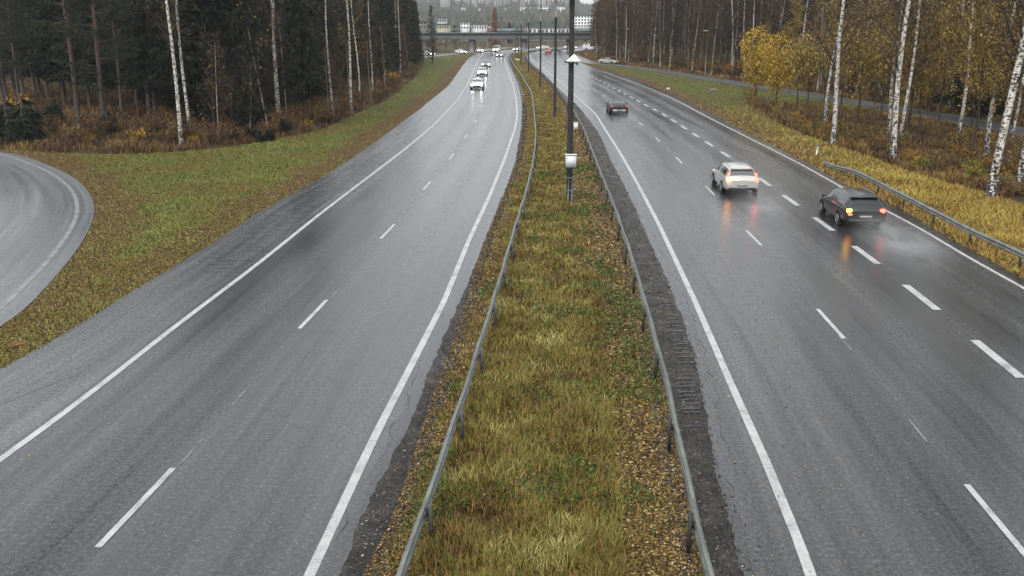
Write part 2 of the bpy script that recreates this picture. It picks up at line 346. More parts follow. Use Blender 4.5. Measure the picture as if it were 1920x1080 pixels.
# ------------------------------------------------------------------ mesh helper
class MB:
    def __init__(s): s.V = []; s.F3 = []; s.F4 = []; s.n = 0; s.uv3 = None; s.UV = []
    def add(s, v, f):
        v = np.asarray(v, float).reshape(-1, 3); f = np.asarray(f, int)
        s.V.append(v)
        (s.F3 if f.shape[1] == 3 else s.F4).append(f + s.n); s.n += len(v); return s
    def box(s, c, d, rz=0., rx=0.):
        x, y, z = (k / 2 for k in d)
        v = np.array([[i * x, j * y, k * z] for i in (-1, 1) for j in (-1, 1) for k in (-1, 1)])
        if rx: v = v @ np.array(Matrix.Rotation(rx, 3, 'X')).T
        if rz: v = v @ np.array(Matrix.Rotation(rz, 3, 'Z')).T
        return s.add(v + np.array(c), [[0, 1, 3, 2], [4, 6, 7, 5], [0, 4, 5, 1], [2, 3, 7, 6], [0, 2, 6, 4], [1, 5, 7, 3]])
    def tube(s, P, r, n=8, cap=True):
        P = np.asarray(P, float); m = len(P); r = np.broadcast_to(np.asarray(r, float), (m,))
        d = np.gradient(P, axis=0); d /= np.linalg.norm(d, axis=1)[:, None] + 1e-9
        ref = np.array([0, 0, 1.]) if abs(d[0][2]) < .8 else np.array([1., 0, 0])
        a = np.cross(d, ref); a /= np.linalg.norm(a, axis=1)[:, None] + 1e-9; b = np.cross(d, a)
        th = np.arange(n) / n * 2 * np.pi
        v = P[:, None] + r[:, None, None] * (np.cos(th)[None, :, None] * a[:, None] + np.sin(th)[None, :, None] * b[:, None])
        i = np.arange(m - 1)[:, None] * n; j = np.arange(n)[None]; k = (j + 1) % n
        q = np.stack([i + j, i + k, i + n + k, i + n + j], -1).reshape(-1, 4)
        base = s.n; s.add(v.reshape(-1, 3), q)
        if cap:
            for off, o in ((0, 1), ((m - 1) * n, -1)):
                idx = np.arange(n)[::o] + off
                s.F3.append(np.array([[idx[0], idx[t], idx[t + 1]] for t in range(1, n - 1)]) + base)
        return s
    def grid(s, G, close=False):
        G = np.asarray(G, float); a, b = G.shape[:2]
        i = np.arange(a - 1)[:, None] * b; j = np.arange(b if close else b - 1)[None]; k = (j + 1) % b
        return s.add(G.reshape(-1, 3), np.stack([i + j, i + k, i + b + k, i + b + j], -1).reshape(-1, 4))
    def mesh(s, name, mat=None, smooth=False):
        me = bpy.data.meshes.new(name)
        V = np.concatenate(s.V) if s.V else np.zeros((0, 3))
        f3 = np.concatenate(s.F3) if s.F3 else np.zeros((0, 3), int); f4 = np.concatenate(s.F4) if s.F4 else np.zeros((0, 4), int)
        me.vertices.add(len(V)); me.vertices.foreach_set('co', V.astype(np.float32).ravel())
        li = np.concatenate([f3.ravel(), f4.ravel()]).astype(np.int32)
        me.loops.add(len(li)); me.loops.foreach_set('vertex_index', li)
        tot = np.concatenate([np.full(len(f3), 3), np.full(len(f4), 4)]).astype(np.int32)
        st = np.concatenate([[0], np.cumsum(tot)[:-1]]).astype(np.int32)
        me.polygons.add(len(tot)); me.polygons.foreach_set('loop_start', st); me.polygons.foreach_set('loop_total', tot)
        if smooth: me.polygons.foreach_set('use_smooth', np.ones(len(tot), bool))
        if mat: me.materials.append(mat)
        me.update(calc_edges=True); return me
    def obj(s, name, mat, parent=None, smooth=False): return link(name, s.mesh(name, mat, smooth), parent)
def link(name, me, parent=None):
    o = bpy.data.objects.new(name, me); COL.objects.link(o)
    if parent: o.parent = parent
    return o
def tag(o, label=None, cat=None, group=None, kind=None):
    if label: o['label'] = label
    if cat: o['category'] = cat
    if group: o['group'] = group
    if kind: o['kind'] = kind
    return o
def empty(name, loc, label, cat, group=None, rz=0.):
    o = bpy.data.objects.new(name, None); COL.objects.link(o); o.location = loc; o.rotation_euler = (0, 0, rz)
    o.empty_display_size = .3
    return tag(o, label, cat, group)
def struct(name, mb, mat, label, cat, smooth=False): return tag(mb.obj(name, mat, None, smooth), label, cat, kind='structure')
def copy_tree(o, parent=None):
    c = o.copy(); COL.objects.link(c); c.parent = parent
    for ch in o.children: copy_tree(ch, c)
    return c

# ------------------------------------------------------------------ ground sheet
RAMP_px = [(-500, 268), (-200, 274), (0, 284), (41, 291), (102, 313), (147, 337), (175, 370), (178, 411), (143, 472), (102, 521), (49, 578), (0, 612), (-120, 700), (-300, 800)]
RAMP = np.array([at(x, y) for x, y in RAMP_px])
ramp_c = np.array([at(-260, 440)])
def in_poly(x, y, P):
    inside = np.zeros(np.shape(x), bool); n = len(P); j = n - 1
    for i in range(n):
        c = ((P[i, 1] > y) != (P[j, 1] > y)) & (x < (P[j, 0] - P[i, 0]) * (y - P[i, 1]) / (P[j, 1] - P[i, 1] + 1e-12) + P[i, 0])
        inside ^= c; j = i
    return inside
def dist_line(x, y, P):
    d = np.full(np.shape(x), 1e9)
    for a, b in zip(P[:-1], P[1:]):
        ab = b - a; t = np.clip(((x - a[0]) * ab[0] + (y - a[1]) * ab[1]) / (ab @ ab), 0, 1)
        d = np.minimum(d, np.hypot(x - a[0] - t * ab[0], y - a[1] - t * ab[1]))
    return d
def smooth_poly(P, n=8, it=3):
    for _ in range(it):
        Q = np.empty((2 * len(P) - 2, 2)); Q[0::2] = .75 * P[:-1] + .25 * P[1:]; Q[1::2] = .25 * P[:-1] + .75 * P[1:]
        P = np.vstack([P[:1], Q, P[-1:]])
    return P
RAMP = smooth_poly(RAMP)
# the front of the left wood, drawn along the picture from left to right
LW = smooth_poly(np.array([at(x, y) for x, y in [(-900, 262), (-300, 268), (33, 280), (133, 288), (267, 289), (433, 277), (530, 258), (607, 243), (659, 217), (737, 183), (789, 137), (797, 106)]]), it=2)
LWpoly = np.vstack([LW, [[-400, 330], [-400, 60]]])
RW = smooth_poly(np.array([at(x, y) for x, y in [(1395, 192), (1467, 238), (1560, 270), (1667, 307), (1717, 327), (1817, 353), (1919, 385), (2300, 520)]]), it=2)
RWpoly = np.vstack([RW, [[60, 30], [float(S_mid(80)) - 2.4, 80], [float(S_mid(98)) - 2.4, 98]]])
def zones(x, y):
    """leaf litter, wood floor and far land weights"""
    de = np.minimum(np.abs(x - L_edge(y)), np.abs(x - R_edge(y)))
    lit = 1 - sstep((de - .6 - 1.6 * fbm(x / 3, y / 3, 1)) / 1.6)
    dr = dist_line(x, y, RAMP)
    lit = np.maximum(lit, 1 - sstep((dr - .5 - 2 * fbm(x / 3, y / 3, 6)) / 1.6))
    med = (x > L_grav(y) - .3) & (x < R_rail(y) + 1)
    lit = np.where(med, .75, lit)
    dl = dist_line(x, y, LW); dl = np.where(in_poly(x, y, LWpoly), dl, -dl)
    drt = dist_line(x, y, RW); drt = np.where(in_poly(x, y, RWpoly), drt, -drt)
    fl = np.maximum(sstep((dl + 1.2 * fbm(x / 2, y / 2, 8)) / 1.5), sstep((drt + 1.5 * fbm(x / 2, y / 2, 9)) / 1.5))
    fl = np.maximum(fl, sstep((x - S_mid(y) - 2.6) / 1.5) * (y > 20))
    fl = np.maximum(fl, (y > 325) * .8)
    return lit, fl, sstep((y - 400) / 100)
def ground():
    rows = np.concatenate([np.linspace(-60, 6, 12), np.geomspace(8, 1900, 470)])
    tt = np.concatenate([-np.geomspace(.62, 6, 22)[::-1], np.linspace(-.6, .6, 420), np.geomspace(.62, 6, 22)])
    Y = np.repeat(rows[:, None], len(tt), 1); X = tt[None] * np.maximum(Y + 12, 25)
    X = np.clip(X, -1700, 1700)
    Z = T(X, Y)
    mb = MB(); mb.grid(np.stack([X, Y, Z], -1)); me = mb.mesh('ground', M_GROUND, True)
    lit, fl, fa = zones(X.ravel(), Y.ravel())
    a = me.color_attributes.new('zone', 'FLOAT_COLOR', 'POINT')
    a.data.foreach_set('color', np.stack([lit, fl, fa, np.ones_like(fa)], -1).astype(np.float32).ravel())
    tag(link('ground', me), 'grassy ground and wood floor around the highway', 'ground', kind='structure')
ground()

# ------------------------------------------------------------------ roads
def road_rows(y0=3, y1=455): return np.concatenate([np.geomspace(y0, 60, 520), np.linspace(61, y1, 260)])
def band(name, fa, fb, mat, z, label, cat, y0=3, y1=455, ref=None, cols=10):
    Y = road_rows(y0, y1); a = fa(Y); b = fb(Y)
    w = np.linspace(0, 1, cols)[None]
    X = a[:, None] * (1 - w) + b[:, None] * w; YY = np.repeat(Y[:, None], cols, 1)
    Z = np.maximum(T(X, YY), -.02) + .02 + z
    mb = MB(); mb.grid(np.stack([X, YY, Z], -1)); me = mb.mesh(name, mat, True)
    lat = X - (ref or fa)(Y)[:, None]
    uvl = me.uv_layers.new(name='UVMap'); li = np.zeros(len(me.loops), np.int32); me.loops.foreach_get('vertex_index', li)
    uv = np.stack([lat.ravel()[li], YY.ravel()[li]], -1); uvl.data.foreach_set('uv', uv.astype(np.float32).ravel())
    return tag(link(name, me), label, cat, kind='structure')
wob = lambda f, a, s: (lambda Y: f(Y) + a * (fbm(Y / .7, Y * 0 + s, s) - .5) * 2 + .0 * Y)
band('gravel_strip', lambda Y: L_asph(Y) - .45, lambda Y: L_grav(Y) + .10 * (fbm(Y / .25, Y * 0, 2) - .5) + .16 * (fbm(Y / 2., Y * 0, 3) - .5), M_GRAV, -.006, 'dark gravel strip beside the oncoming carriageway and left median rail', 'gravel')
band('gravel_strip', wob(lambda Y: R_rail(Y) - .35, .12, 3), lambda Y: R_asph(Y) + .4, M_GRAV, -.006, 'dark gravel strip beside the right median rail', 'gravel', y1=320)
band('road', wob(L_edge, .14, 4), lambda Y: L_asph(Y) + .12 * (fbm(Y / .2, Y * 0, 7) - .5) + .14 * (fbm(Y / 1.6, Y * 0, 5) - .5), M_ASPH, 0, 'wet asphalt carriageway of the oncoming traffic', 'road', ref=L_dash, cols=26)
band('road', lambda Y: R_asph(Y) + .12 * (fbm(Y / .2, Y * 0, 8) - .5) + .14 * (fbm(Y / 1.6, Y * 0, 6) - .5), wob(R_edge, .10, 7), M_ASPHR, 0, 'wet asphalt carriageway of the departing traffic with exit lane', 'road', ref=R_dash, cols=30)
band('shoulder', wob(L_edge, .02, 4), lambda Y: L_out(Y) - .2, M_SHLD, .003, 'paler wet shoulder with tyre marks beside the left edge line', 'road shoulder', y1=330)
band('service_road', lambda Y: S_mid(Y) - 1.9 - .3 * (fbm(Y / 3, Y * 0, 3)), lambda Y: S_mid(Y) + 1.9, M_SERV, .004, 'narrow asphalt service road between verge and right wood', 'road', y0=20, y1=300)
def ramp_road():
    mb = MB(); n = len(RAMP); cols = 16
    G = np.zeros((n, cols, 3))
    for j in range(cols):
        w = (j / (cols - 1)) ** 1.6; G[:, j, 0] = RAMP[:, 0] * (1 - w) - 120 * w; G[:, j, 1] = RAMP[:, 1] + 3 * w
    G[:, :, 2] = .0
    mb.grid(G); me = mb.mesh('slip_road', M_SERV, True)
    uvl = me.uv_layers.new(name='UVMap'); li = np.zeros(len(me.loops), np.int32); me.loops.foreach_get('vertex_index', li)
    d = np.repeat(np.linspace(0, 25, cols)[None], n, 0).ravel(); arc = np.concatenate([[0], np.cumsum(np.linalg.norm(np.diff(RAMP, axis=0), axis=1))])
    uv = np.stack([d[li], np.repeat(arc[:, None], cols, 1).ravel()[li]], -1); uvl.data.foreach_set('uv', uv.astype(np.float32).ravel())
    tag(link('slip_road', me), 'curved grey slip road at the left edge of the photo', 'road', kind='structure')
ramp_road()

def strip(mb, P, w, z):
    P = np.asarray(P, float); d = np.gradient(P, axis=0); d /= np.linalg.norm(d, axis=1)[:, None]; nrm = np.stack([d[:, 1], -d[:, 0]], -1)
    ww = np.broadcast_to(np.asarray(w, float), (len(P),))[:, None]
    A = P - nrm * ww / 2; B = P + nrm * ww / 2
    zz = np.maximum(T(P[:, 0], P[:, 1]), -.02) + .02 + z
    mb.grid(np.stack([np.column_stack([A, zz]), np.column_stack([B, zz])], 1))
def line(name, f, w, z, label, y0=4, y1=450, mat=None):
    Y = road_rows(y0, y1); mb = MB(); ww = w * (1 + .12 * (fbm(Y * 2, Y * 0, 5) - .5))
    strip(mb, np.column_stack([f(Y), Y]), ww, z)
    struct(name, mb, mat or M_LINE, label, 'road marking')
line('edge_line', L_out, .175, .008, 'continuous white line left of the oncoming lanes')
line('edge_line', L_in, .185, .008, 'continuous white line right of the oncoming lanes, beside the median')
line('edge_line', R_in, .185, .008, 'continuous white line left of the departing lanes, beside the median')
line('edge_line', R_out, .16, .008, 'continuous pinkish white line at the outer right road edge', mat=M_PINK)
def dashes(name, f, ys, per, ln, w, label, mat=None, y1=330, z=.008):
    mb = MB(); y = ys
    while y > 8: y -= per
    while y < y1:
        Y = np.linspace(y, y + ln, 5); strip(mb, np.column_stack([f(Y), Y]), w, z); y += per
    return struct(name, mb, mat or M_LINE, label, 'road marking')
dashes('lane_line', L_dash, yrow(1027), 12.05, 3.0, .125, 'thin broken white line dividing the oncoming lanes')
dashes('lane_line', R_dash, yrow(925) - 3.0 + .45, 11.75, 2.9, .125, 'thin broken white line dividing the departing lanes')
dashes('lane_line', R_fat, yrow(710) + .05, 5.9, 2.95, .26, 'thick broken white line beside the exit lane', y1=260)
dashes('worn_lane_line', lambda Y: L_dash(Y) + .07, yrow(878) + .1, 12.05, 1.3, .05, 'faint worn remains of an older oncoming lane line', M_OLD, 120, .006)
dashes('worn_lane_line', lambda Y: L_dash(Y) + .05, yrow(760), 12.05, .9, .05, 'faint short worn marks between oncoming lane dashes', M_OLD, 80, .006)
dashes('worn_lane_line', lambda Y: R_dash(Y) - .08, yrow(828), 5.9, 1.2, .05, 'faint worn remains of an older departing lane line', M_OLD, 120, .006)
mb = MB()
for pts, w in (([(1110, 142), (1158, 165), (1194, 185), (1225, 200), (1262, 219), (1340, 260), (1390, 300)], .13), ([(1348, 264), (1446, 300), (1498, 320), (1560, 350)], .07), ([(1190, 180), (1225, 197), (1270, 220)], .10)):
    P = np.array([at(*p) for p in pts]); P = smooth_poly(P, it=3)
    P[:, 0] += .12 * (fbm(P[:, 1] / .6, P[:, 1] * 0, 3) - .5); strip(mb, P, w, .005)
P = [(0, 760), (60, 735), (152, 700)]; strip(mb, smooth_poly(np.array([at(*p) for p in P])), .04, .005)
struct('asphalt_seam', mb, M_SEAM, 'dark repaired seams running along the departing carriageway', 'road seam')
# jagged cracks in the shoulders next to the median
mb = MB()
for f, off, y0, y1, sd_ in ((L_asph, -.25, 14.5, 24, 1), (R_asph, .28, 13, 45, 2), (R_in, -.55, 45, 85, 3)):
    Y = np.arange(y0, y1, .35); X = f(Y) + off + .45 * (fbm(Y / 1.1, Y * 0, sd_) - .5) + .12 * (rng.random(len(Y)) - .5)
    strip(mb, np.column_stack([X, Y]), np.where(fbm(Y / .9, Y * 0 + 4, 2) > .5, .004, .008 + .035 * rng.random(len(Y)) ** 2), .006)
for i in range(46):   # tyre-tread ridges pressed in the gravel edge
    if rng.random() < .35: continue
    y = 19.0 + i * .28 + .05 * rng.normal(); x = float(R_asph(y)) - .30 + .18 * (fbm(i / 6., 0, 1) - .5)
    strip(mb, np.array([[x - .22, y - .03], [x, y + .03], [x + .2, y + .02]]), .055 + .03 * rng.random(), .007)
for i in range(60):   # scuffs over the left shoulder
    y = 33 + i * .55; x0 = float(L_edge(y)); x1 = float(L_out(y)); k = x0 + (x1 - x0) * (.25 + .6 * rng.random()); l = .25 + .45 * rng.random()
    strip(mb, np.array([[k - l, y + .05], [k, y - .02], [k + l, y + .06]]), .05 + .05 * rng.random(), .006)
struct('road_crack', mb, M_SEAM, 'cracks, tread ridges and scuffs in the asphalt shoulders', 'road crack')
# slip line and merging strip
mb = MB(); P = RAMP[6:-4]; d = np.gradient(P, axis=0); d /= np.linalg.norm(d, axis=1)[:, None]
strip(mb, P + .75 * np.stack([d[:, 1], -d[:, 0]], -1), .18, .008)
struct('edge_line', mb, M_FAINT, 'worn pale edge line round the curved slip road', 'road marking')
def free_road(name, px, w, label, z=.006, mat=None):
    P = smooth_poly(np.array([at(*p) for p in px]), it=3); mb = MB(); strip(mb, P, w, z)
    me = mb.mesh(name, mat or M_SERV); me.uv_layers.new(name='UVMap'); return tag(link(name, me), label, 'road', kind='structure')
free_road('merging_road', [(640, 118), (795, 107), (850, 101), (893, 96), (930, 91), (960, 89)], 5.2, 'pale side road joining the oncoming lanes under the bridge')
free_road('cross_road', [(-60, 160), (60, 155), (140, 150), (215, 143), (300, 137)], 3.4, 'pale wet road seen between trunks of the left wood', .02)

# ------------------------------------------------------------------ guard rails
WPROF_ = [(0, .0), (.035, .03), (.075, .055), (.075, .10), (.02, .145), (.02, .165), (.075, .21), (.075, .255), (.035, .28), (0, .31)]
WPROF = [(a, .02 + b * .84) for a, b in WPROF_]
def guardrail(f, y0, y1, side, label, post0, first_post_mat, group=None, post_side=-1, ntot=100, per=4.0, curve=None, zend=None):
    """side = +1: the rail face points to +X"""
    if curve is None:
        Y = np.concatenate([np.arange(y0, 60, 1.), np.arange(60, y1, 2.5)]); P = np.column_stack([f(Y), Y])
    else: P = curve
    d = np.gradient(P, axis=0); d /= np.linalg.norm(d, axis=1)[:, None]; nr = np.stack([d[:, 1], -d[:, 0]], -1) * side
    root = empty('guard_rail', (P[0, 0], P[0, 1], 0), label, 'guard rail', group)
    inv = np.array([P[0, 0], P[0, 1], 0])
    prof = WPROF + [(a - .012, b) for a, b in WPROF[::-1]]
    zt = np.full(len(P), .42)
    if zend is not None:
        arc = np.concatenate([[0], np.cumsum(np.linalg.norm(np.diff(P, axis=0), axis=1))]); zt = .42 - .42 * (1 - sstep(arc / zend))
    G = np.stack([np.column_stack([P + nr * (a - .03), zt + b]) for a, b in prof], 1) - inv
    G[:, :, 0] += .012 * np.sin(P[:, 1] * 1.3)[:, None]
    mb = MB(); mb.grid(G, True); mb.obj('rail', M_GALV, root)
    # posts (C profile) behind the rail
    arc = np.concatenate([[0], np.cumsum(np.linalg.norm(np.diff(P, axis=0), axis=1))])
    pm = None; k = 0; a = post0
    while a < arc[-1] and k < 99:
        x = np.interp(a, arc, P[:, 0]); y = np.interp(a, arc, P[:, 1]); h = np.interp(a, arc, zt) + .29
        tx = np.interp(a, arc, d[:, 0]); ty = np.interp(a, arc, d[:, 1]); nx, ny = ty * side, -tx * side
        if pm is None:
            m = MB(); m.box((0, 0, .34), (.012, .10, .80)); m.box((-.03, .047, .34), (.06, .010, .798)); m.box((-.03, -.047, .34), (.06, .010, .798)); m.box((.02, 0, .55), (.045, .06, .10))
            pm = m.mesh('post', first_post_mat)
        o = link('post', pm, root); o.location = (x - nx * .085 - inv[0], y - ny * .085 - inv[1], h - .74); o.rotation_euler.z = math.atan2(ny, nx) + random.uniform(-.05, .05)
        o.rotation_euler.x = random.uniform(-.03, .03); o.rotation_euler.y = random.uniform(-.02, .04)
        k += 1; a += per
    # splice plates at the joints of the nearest lengths
    a = post0; pm = None; k = 0
    while a < min(arc[-1], 60):
        x = np.interp(a, arc, P[:, 0]); y = np.interp(a, arc, P[:, 1]); nx = np.interp(a, arc, nr[:, 0]); ny = np.interp(a, arc, nr[:, 1])
        if pm is None:
            m = MB(); m.box((0, 0, 0), (.03, .26, .035)); pm = m.mesh('splice_plate', M_GALV)
        o = link('splice_plate', pm, root); o.location = (x + nx * .0 - inv[0], y + ny * .0 - inv[1], .578); o.rotation_euler.z = math.atan2(ny, nx); a += per
    return root
yl0 = 11.0
guardrail(L_rail, yl0, 330, -1, 'long steel guard rail on the left side of the grassy median, beside the oncoming lanes', 14.65 - yl0, M_POST, 'median guard rails')
guardrail(R_rail, yl0, 330, 1, 'long guard rail with dark posts on the right side of the median, beside departing lanes', 14.2 - yl0, M_POSTD, 'median guard rails')
Q_ = [at(1653, 344, .66), at(1750, 393, .66)]; Q_ = (Q_[0] - Q_[1]) / np.linalg.norm(Q_[0] - Q_[1])
P = smooth_poly(np.array([at(1653, 344, .66) + Q_ * 11.2, at(1653, 344, .66) + Q_ * 6] + [at(x, y, zz_) for x, y, zz_ in [ (1653, 344, .66), (1700, 367, .68), (1750, 393, .68), (1806, 422, .68), (1861, 448, .68), (1917, 472, .68), (2080, 556, .68)]]), it=2)
d_ = np.concatenate([[0], np.cumsum(np.linalg.norm(np.diff(P, axis=0), axis=1))]); ss = np.arange(0, d_[-1], .6); P = np.column_stack([np.interp(ss, d_, P[:, 0]), np.interp(ss, d_, P[:, 1])])
guardrail(None, 0, 0, 1, 'short steel guard rail with a sloped end, right of the exit lane under the birches', 6.4, M_POST, curve=P, zend=8)
P = np.array([at(*p) for p in [(1062, 103), (1052, 102), (1046, 100), (1050, 97), (1062, 95)]]); P = smooth_poly(P, it=2)
d_ = np.concatenate([[0], np.cumsum(np.linalg.norm(np.diff(P, axis=0), axis=1))]); ss = np.arange(0, d_[-1], 2.); P = np.column_stack([np.interp(ss, d_, P[:, 0]), np.interp(ss, d_, P[:, 1])])
guardrail(None, 0, 0, 1, 'far curved guard rail end just in front of the right bridge pier', 1, M_POSTD, curve=P)

# ------------------------------------------------------------------ lamp posts
def lamp_pole(px, py, ztop, r, label, arms=True, wide=0):
    x, y = at(px, py); root = empty('street_lamp', (x, y, -.05), label, 'street lamp', 'lamp posts along the median')
    m = MB(); zs = np.linspace(0, ztop, 12); m.tube([(0, 0, z) for z in zs], r * (1 - .22 * zs / ztop), 12); m.obj('pole', M_POLE, root, True)
    m = MB(); m.tube([(0, 0, ztop - .02), (0, 0, ztop + .06)], [r * .86, r * .8], 12); m.obj('pole_cap', M_DGREY, root)
    if arms:
        m = MB(); H = ztop + 4.2
        m.tube([(0, 0, ztop - .3), (0, 0, H - 1.4)], [.085, .07], 8)
        m.obj('mast', M_POLEG, root, True)
        for s in (-1, 1):
            m = MB(); t = np.linspace(0, 1, 7); m.tube(np.column_stack([s * 2.1 * t, 0 * t, H - 1.45 + 1.35 * t ** .75]), .045, 6); a = m.obj('arm', M_POLEG, root, True)
            m = MB(); m.tube([(s * 2.0, 0, H - .12), (s * 2.4, 0, H - .05), (s * 2.85, 0, H - .04)], [.09, .13, .07], 8); m.obj('lamp_head', M_POLEG, a, True)
    return root
POLES = [(1067, 375, 9.9, .155, 'nearest tall dark lamp post, carrying the white camera hood and cabinet'),
         (1040, 222, 9.2, .135, 'second nearest dark lamp post in the median, with forked lamp arms'),
         (1013, 166, 9.0, .125, 'third dark lamp post in the median, counted from the camera'),
         (991, 138, 9.0, .12, 'fourth dark lamp post in the median, counted from the camera'),
         (977, 121, 8.6, .12, 'fifth dark lamp post in the median, small and far'),
         (971, 113, 8.4, .11, 'farther right of the two thin distant lamp posts where the median narrows'),
         (967.5, 110, 8.2, .11, 'farther left of the two thin distant lamp posts where the median narrows')]
for a in POLES: lamp_pole(*a)
px, py = at(1067, 375)
# camera hood, small box, cabinet hung on the first post
def pz(yy, Y): return atY(1068, yy, Y)[2]
zh = pz(112, py)
root = empty('camera_hood', (px + .10, py - .25, zh - .08), 'white pitched hood over a traffic camera, on the nearest lamp post', 'camera')
m = MB(); A = [(-.34, -.16), (.34, -.16), (.34, .3), (-.34, .3)]
v = [(x, y, 0) for x, y in A] + [(x, y, .04) for x, y in A] + [(.02, -.02, .36), (.02, .22, .36)]
m.add(v, [[0, 3, 2, 1], [0, 1, 5, 4], [1, 2, 6, 5], [2, 3, 7, 6], [3, 0, 4, 7]]); m.F3.append(np.array([[4, 5, 8], [6, 7, 9]])); m.F4.append(np.array([[5, 6, 9, 8], [7, 4, 8, 9]]))
m.obj('hood', M_WHITE, root)
m = MB(); m.box((-.12, -.08, -.05), (.34, .2, .07)); m.tube([(-.30, -.1, -.02), (-.46, -.14, -.01)], .035, 8); m.obj('bracket', M_DGREY, root)
m = MB(); m.tube([(.08, -.2, -.04), (.2, -.22, -.12)], [.05, .06], 10); m.obj('lens', M_DGREY, root)
zb = pz(236, py)
root = empty('junction_box', (px + .27, py - .02, zb), 'small white box clamped low on the right of the nearest lamp post', 'junction box')
m = MB(); m.box((0, 0, 0), (.22, .16, .30)); m.obj('box', M_WHITE, root)
m = MB(); m.box((0, 0, .162), (.26, .20, .02)); m.obj('lid', M_WHITE, root)
m = MB(); m.tube([(0, 0, -.15), (0, 0, -.34)], .02, 6); m.obj('cable', M_DGREY, root)
m = MB(); m.box((-.145, 0, 0), (.07, .05, .05)); m.obj('clamp', M_DGREY, root)
zt, zbm = pz(291, py - .5), pz(316, py - .5); hh = zt - zbm
root = empty('equipment_cabinet', (px + .03, py - .42, 0), 'white and grey roadside cabinet standing on legs before the nearest lamp post', 'cabinet')
m = MB(); m.box((0, 0, (zt + zbm) / 2), (.58, .30, hh)); m.obj('housing', M_POLEG, root)
m = MB(); m.box((0, -.157, (zt + zbm) / 2 + .02), (.52, .014, hh - .10)); door = m.obj('door', M_CAB, root)
m = MB(); m.box((-.2, -.172, zt - .14), (.03, .015, .04)); m.box((-.2, -.172, zbm + .12), (.03, .015, .04)); m.obj('hinge', M_DGREY, door)
m = MB(); m.box((.05, -.17, zbm + .12), (.09, .012, .02)); m.obj('latch', M_DGREY, door)
m = MB(); m.box((0, -.01, zt + .022), (.60, .35, .03)); m.obj('roof', M_CAB, root)
for s in (-1, 1):
    m = MB(); m.tube([(s * .10 - .02, 0, -.1), (s * .07, 0, zbm)], .028, 8); m.obj('leg', M_POLEG, root)
for z in (.55, 1.18):
    m = MB(); m.box((0, .0, z), (.72, .04, .045)); m.box((-.22, .16, z + .05), (.04, .36, .04)); m.box((.22, .16, z + .05), (.04, .36, .04)); m.obj('cross_bar', M_POLEG, root)

def slender_lamp(px_, py_, ytop, label):
    x, y = hit(px_, py_); z0 = float(T(x, y)); H = atY(px_, ytop, y)[2] - z0
    root = empty('street_lamp', (x, y, z0 - .1), label, 'street lamp', 'lamp posts along the service road')
    m = MB(); m.tube([(0, 0, 0), (0, 0, H)], [.09, .05], 8); m.obj('pole', M_POLEG, root, True)
    m = MB(); m.tube([(0, 0, H - .03), (-.55, -.1, H + .02)], .035, 6); m.obj('arm', M_POLEG, root)
    m = MB(); m.box((-.3, -.05, H + .05), (.8, .28, .12)); m.obj('lamp_head', M_WHITE, root)
slender_lamp(1178, 119, 54, 'thin service road lamp post behind the silver car, before the wood')
slender_lamp(1322, 142, 57, 'thin service road lamp post left of the bright yellow tree')
for a in [(848, 98, -30, 'tall thin far mast left of the bridge pier'), (865, 97, -8, 'pale far lamp post standing behind the left bridge pier'), (807, 98, 2, 'far lamp post at the left end of the bridge beside the slim sparse spruce'), (897, 93, 12, 'far lamp post between the left pier and the rust red conifer'), (914, 92, 6, 'far lamp post just left of the rust red conifer'), (949, 91, 20, 'far lamp post right of the rust red conifer'), (1027, 91, 12, 'far lamp post beyond the bridge above the red car')]:
    slender_lamp(*a)

# marker posts and little things
def marker(px_, p0, p1, label, mat, w=.09):
    x, y = at(px_, p0); h = atY(px_, p1, y)[2]
    root = empty('marker_post', (x, y, -.05), label, 'marker post')
    m = MB(); m.tube([(0, 0, 0), (.05, 0, h * .5), (.12, 0, h)], [w * .5, w * .48, w * .42], 8); m.obj('post', mat, root)
    m = MB(); m.box((.104, -.005, h * .86), (w * 1.12, w * 1.12, .09)); m.obj('band', M_DGREY if mat is not M_DGREY else M_WHITE, root)
marker(1530, 291, 268, 'leaning pale marker post in yellow grass above the guard rail end', M_WHITE, .11)
marker(1917, 416, 385, 'short dark post in the grass at the right edge of the photo', M_DGREY, .09)
x, y = at(32, 652); root = empty('plastic_stick', (x, y, .03), 'broken red plastic stick lying in the leaves at the left', 'litter', rz=R(38))
m = MB(); m.tube([(-.3, 0, .02), (0, 0.02, .04), (.28, 0, .07)], .022, 6); m.obj('stick', M_RED, root)
for q, (a, b, lb) in enumerate([(1253, 168, 'small white litter scrap lying on the green right verge'), (1338, 170, 'pale flat stone slab on the green verge below the yellow tree')]):
    x, y = at(a, b); m = MB(); m.tube([(-.2 - .4 * q, 0, .02), (-.1, 0, .12), (.1, 0.05, .16), (.22 + .4 * q, 0, .03)], [.05, .14, .12, .03], 7)
    o = m.obj('litter_scrap' if q == 0 else 'flat_stone', M_WHITE if q == 0 else M_CONC); o.location = (x, y, 0); tag(o, lb, 'litter' if q == 0 else 'stone')
x, y = at(970.5, 118); m = MB(); m.box((0, 0, .9), (1.1, .08, .35)); m.box((-.35, .05, .35), (.06, .05, .8)); m.box((.35, .05, .35), (.06, .05, .8))
root = empty('small_sign', (x, y, 0), 'small white sign board low in the far median between two lamp posts', 'sign')
m = MB(); m.box((0, 0, .75), (1.0, .05, .3)); m.obj('board', M_WHITE, root)
for s in (-.35, .35): m = MB(); m.box((s, .05, .3), (.06, .05, .75)); m.obj('leg', M_DGREY, root)

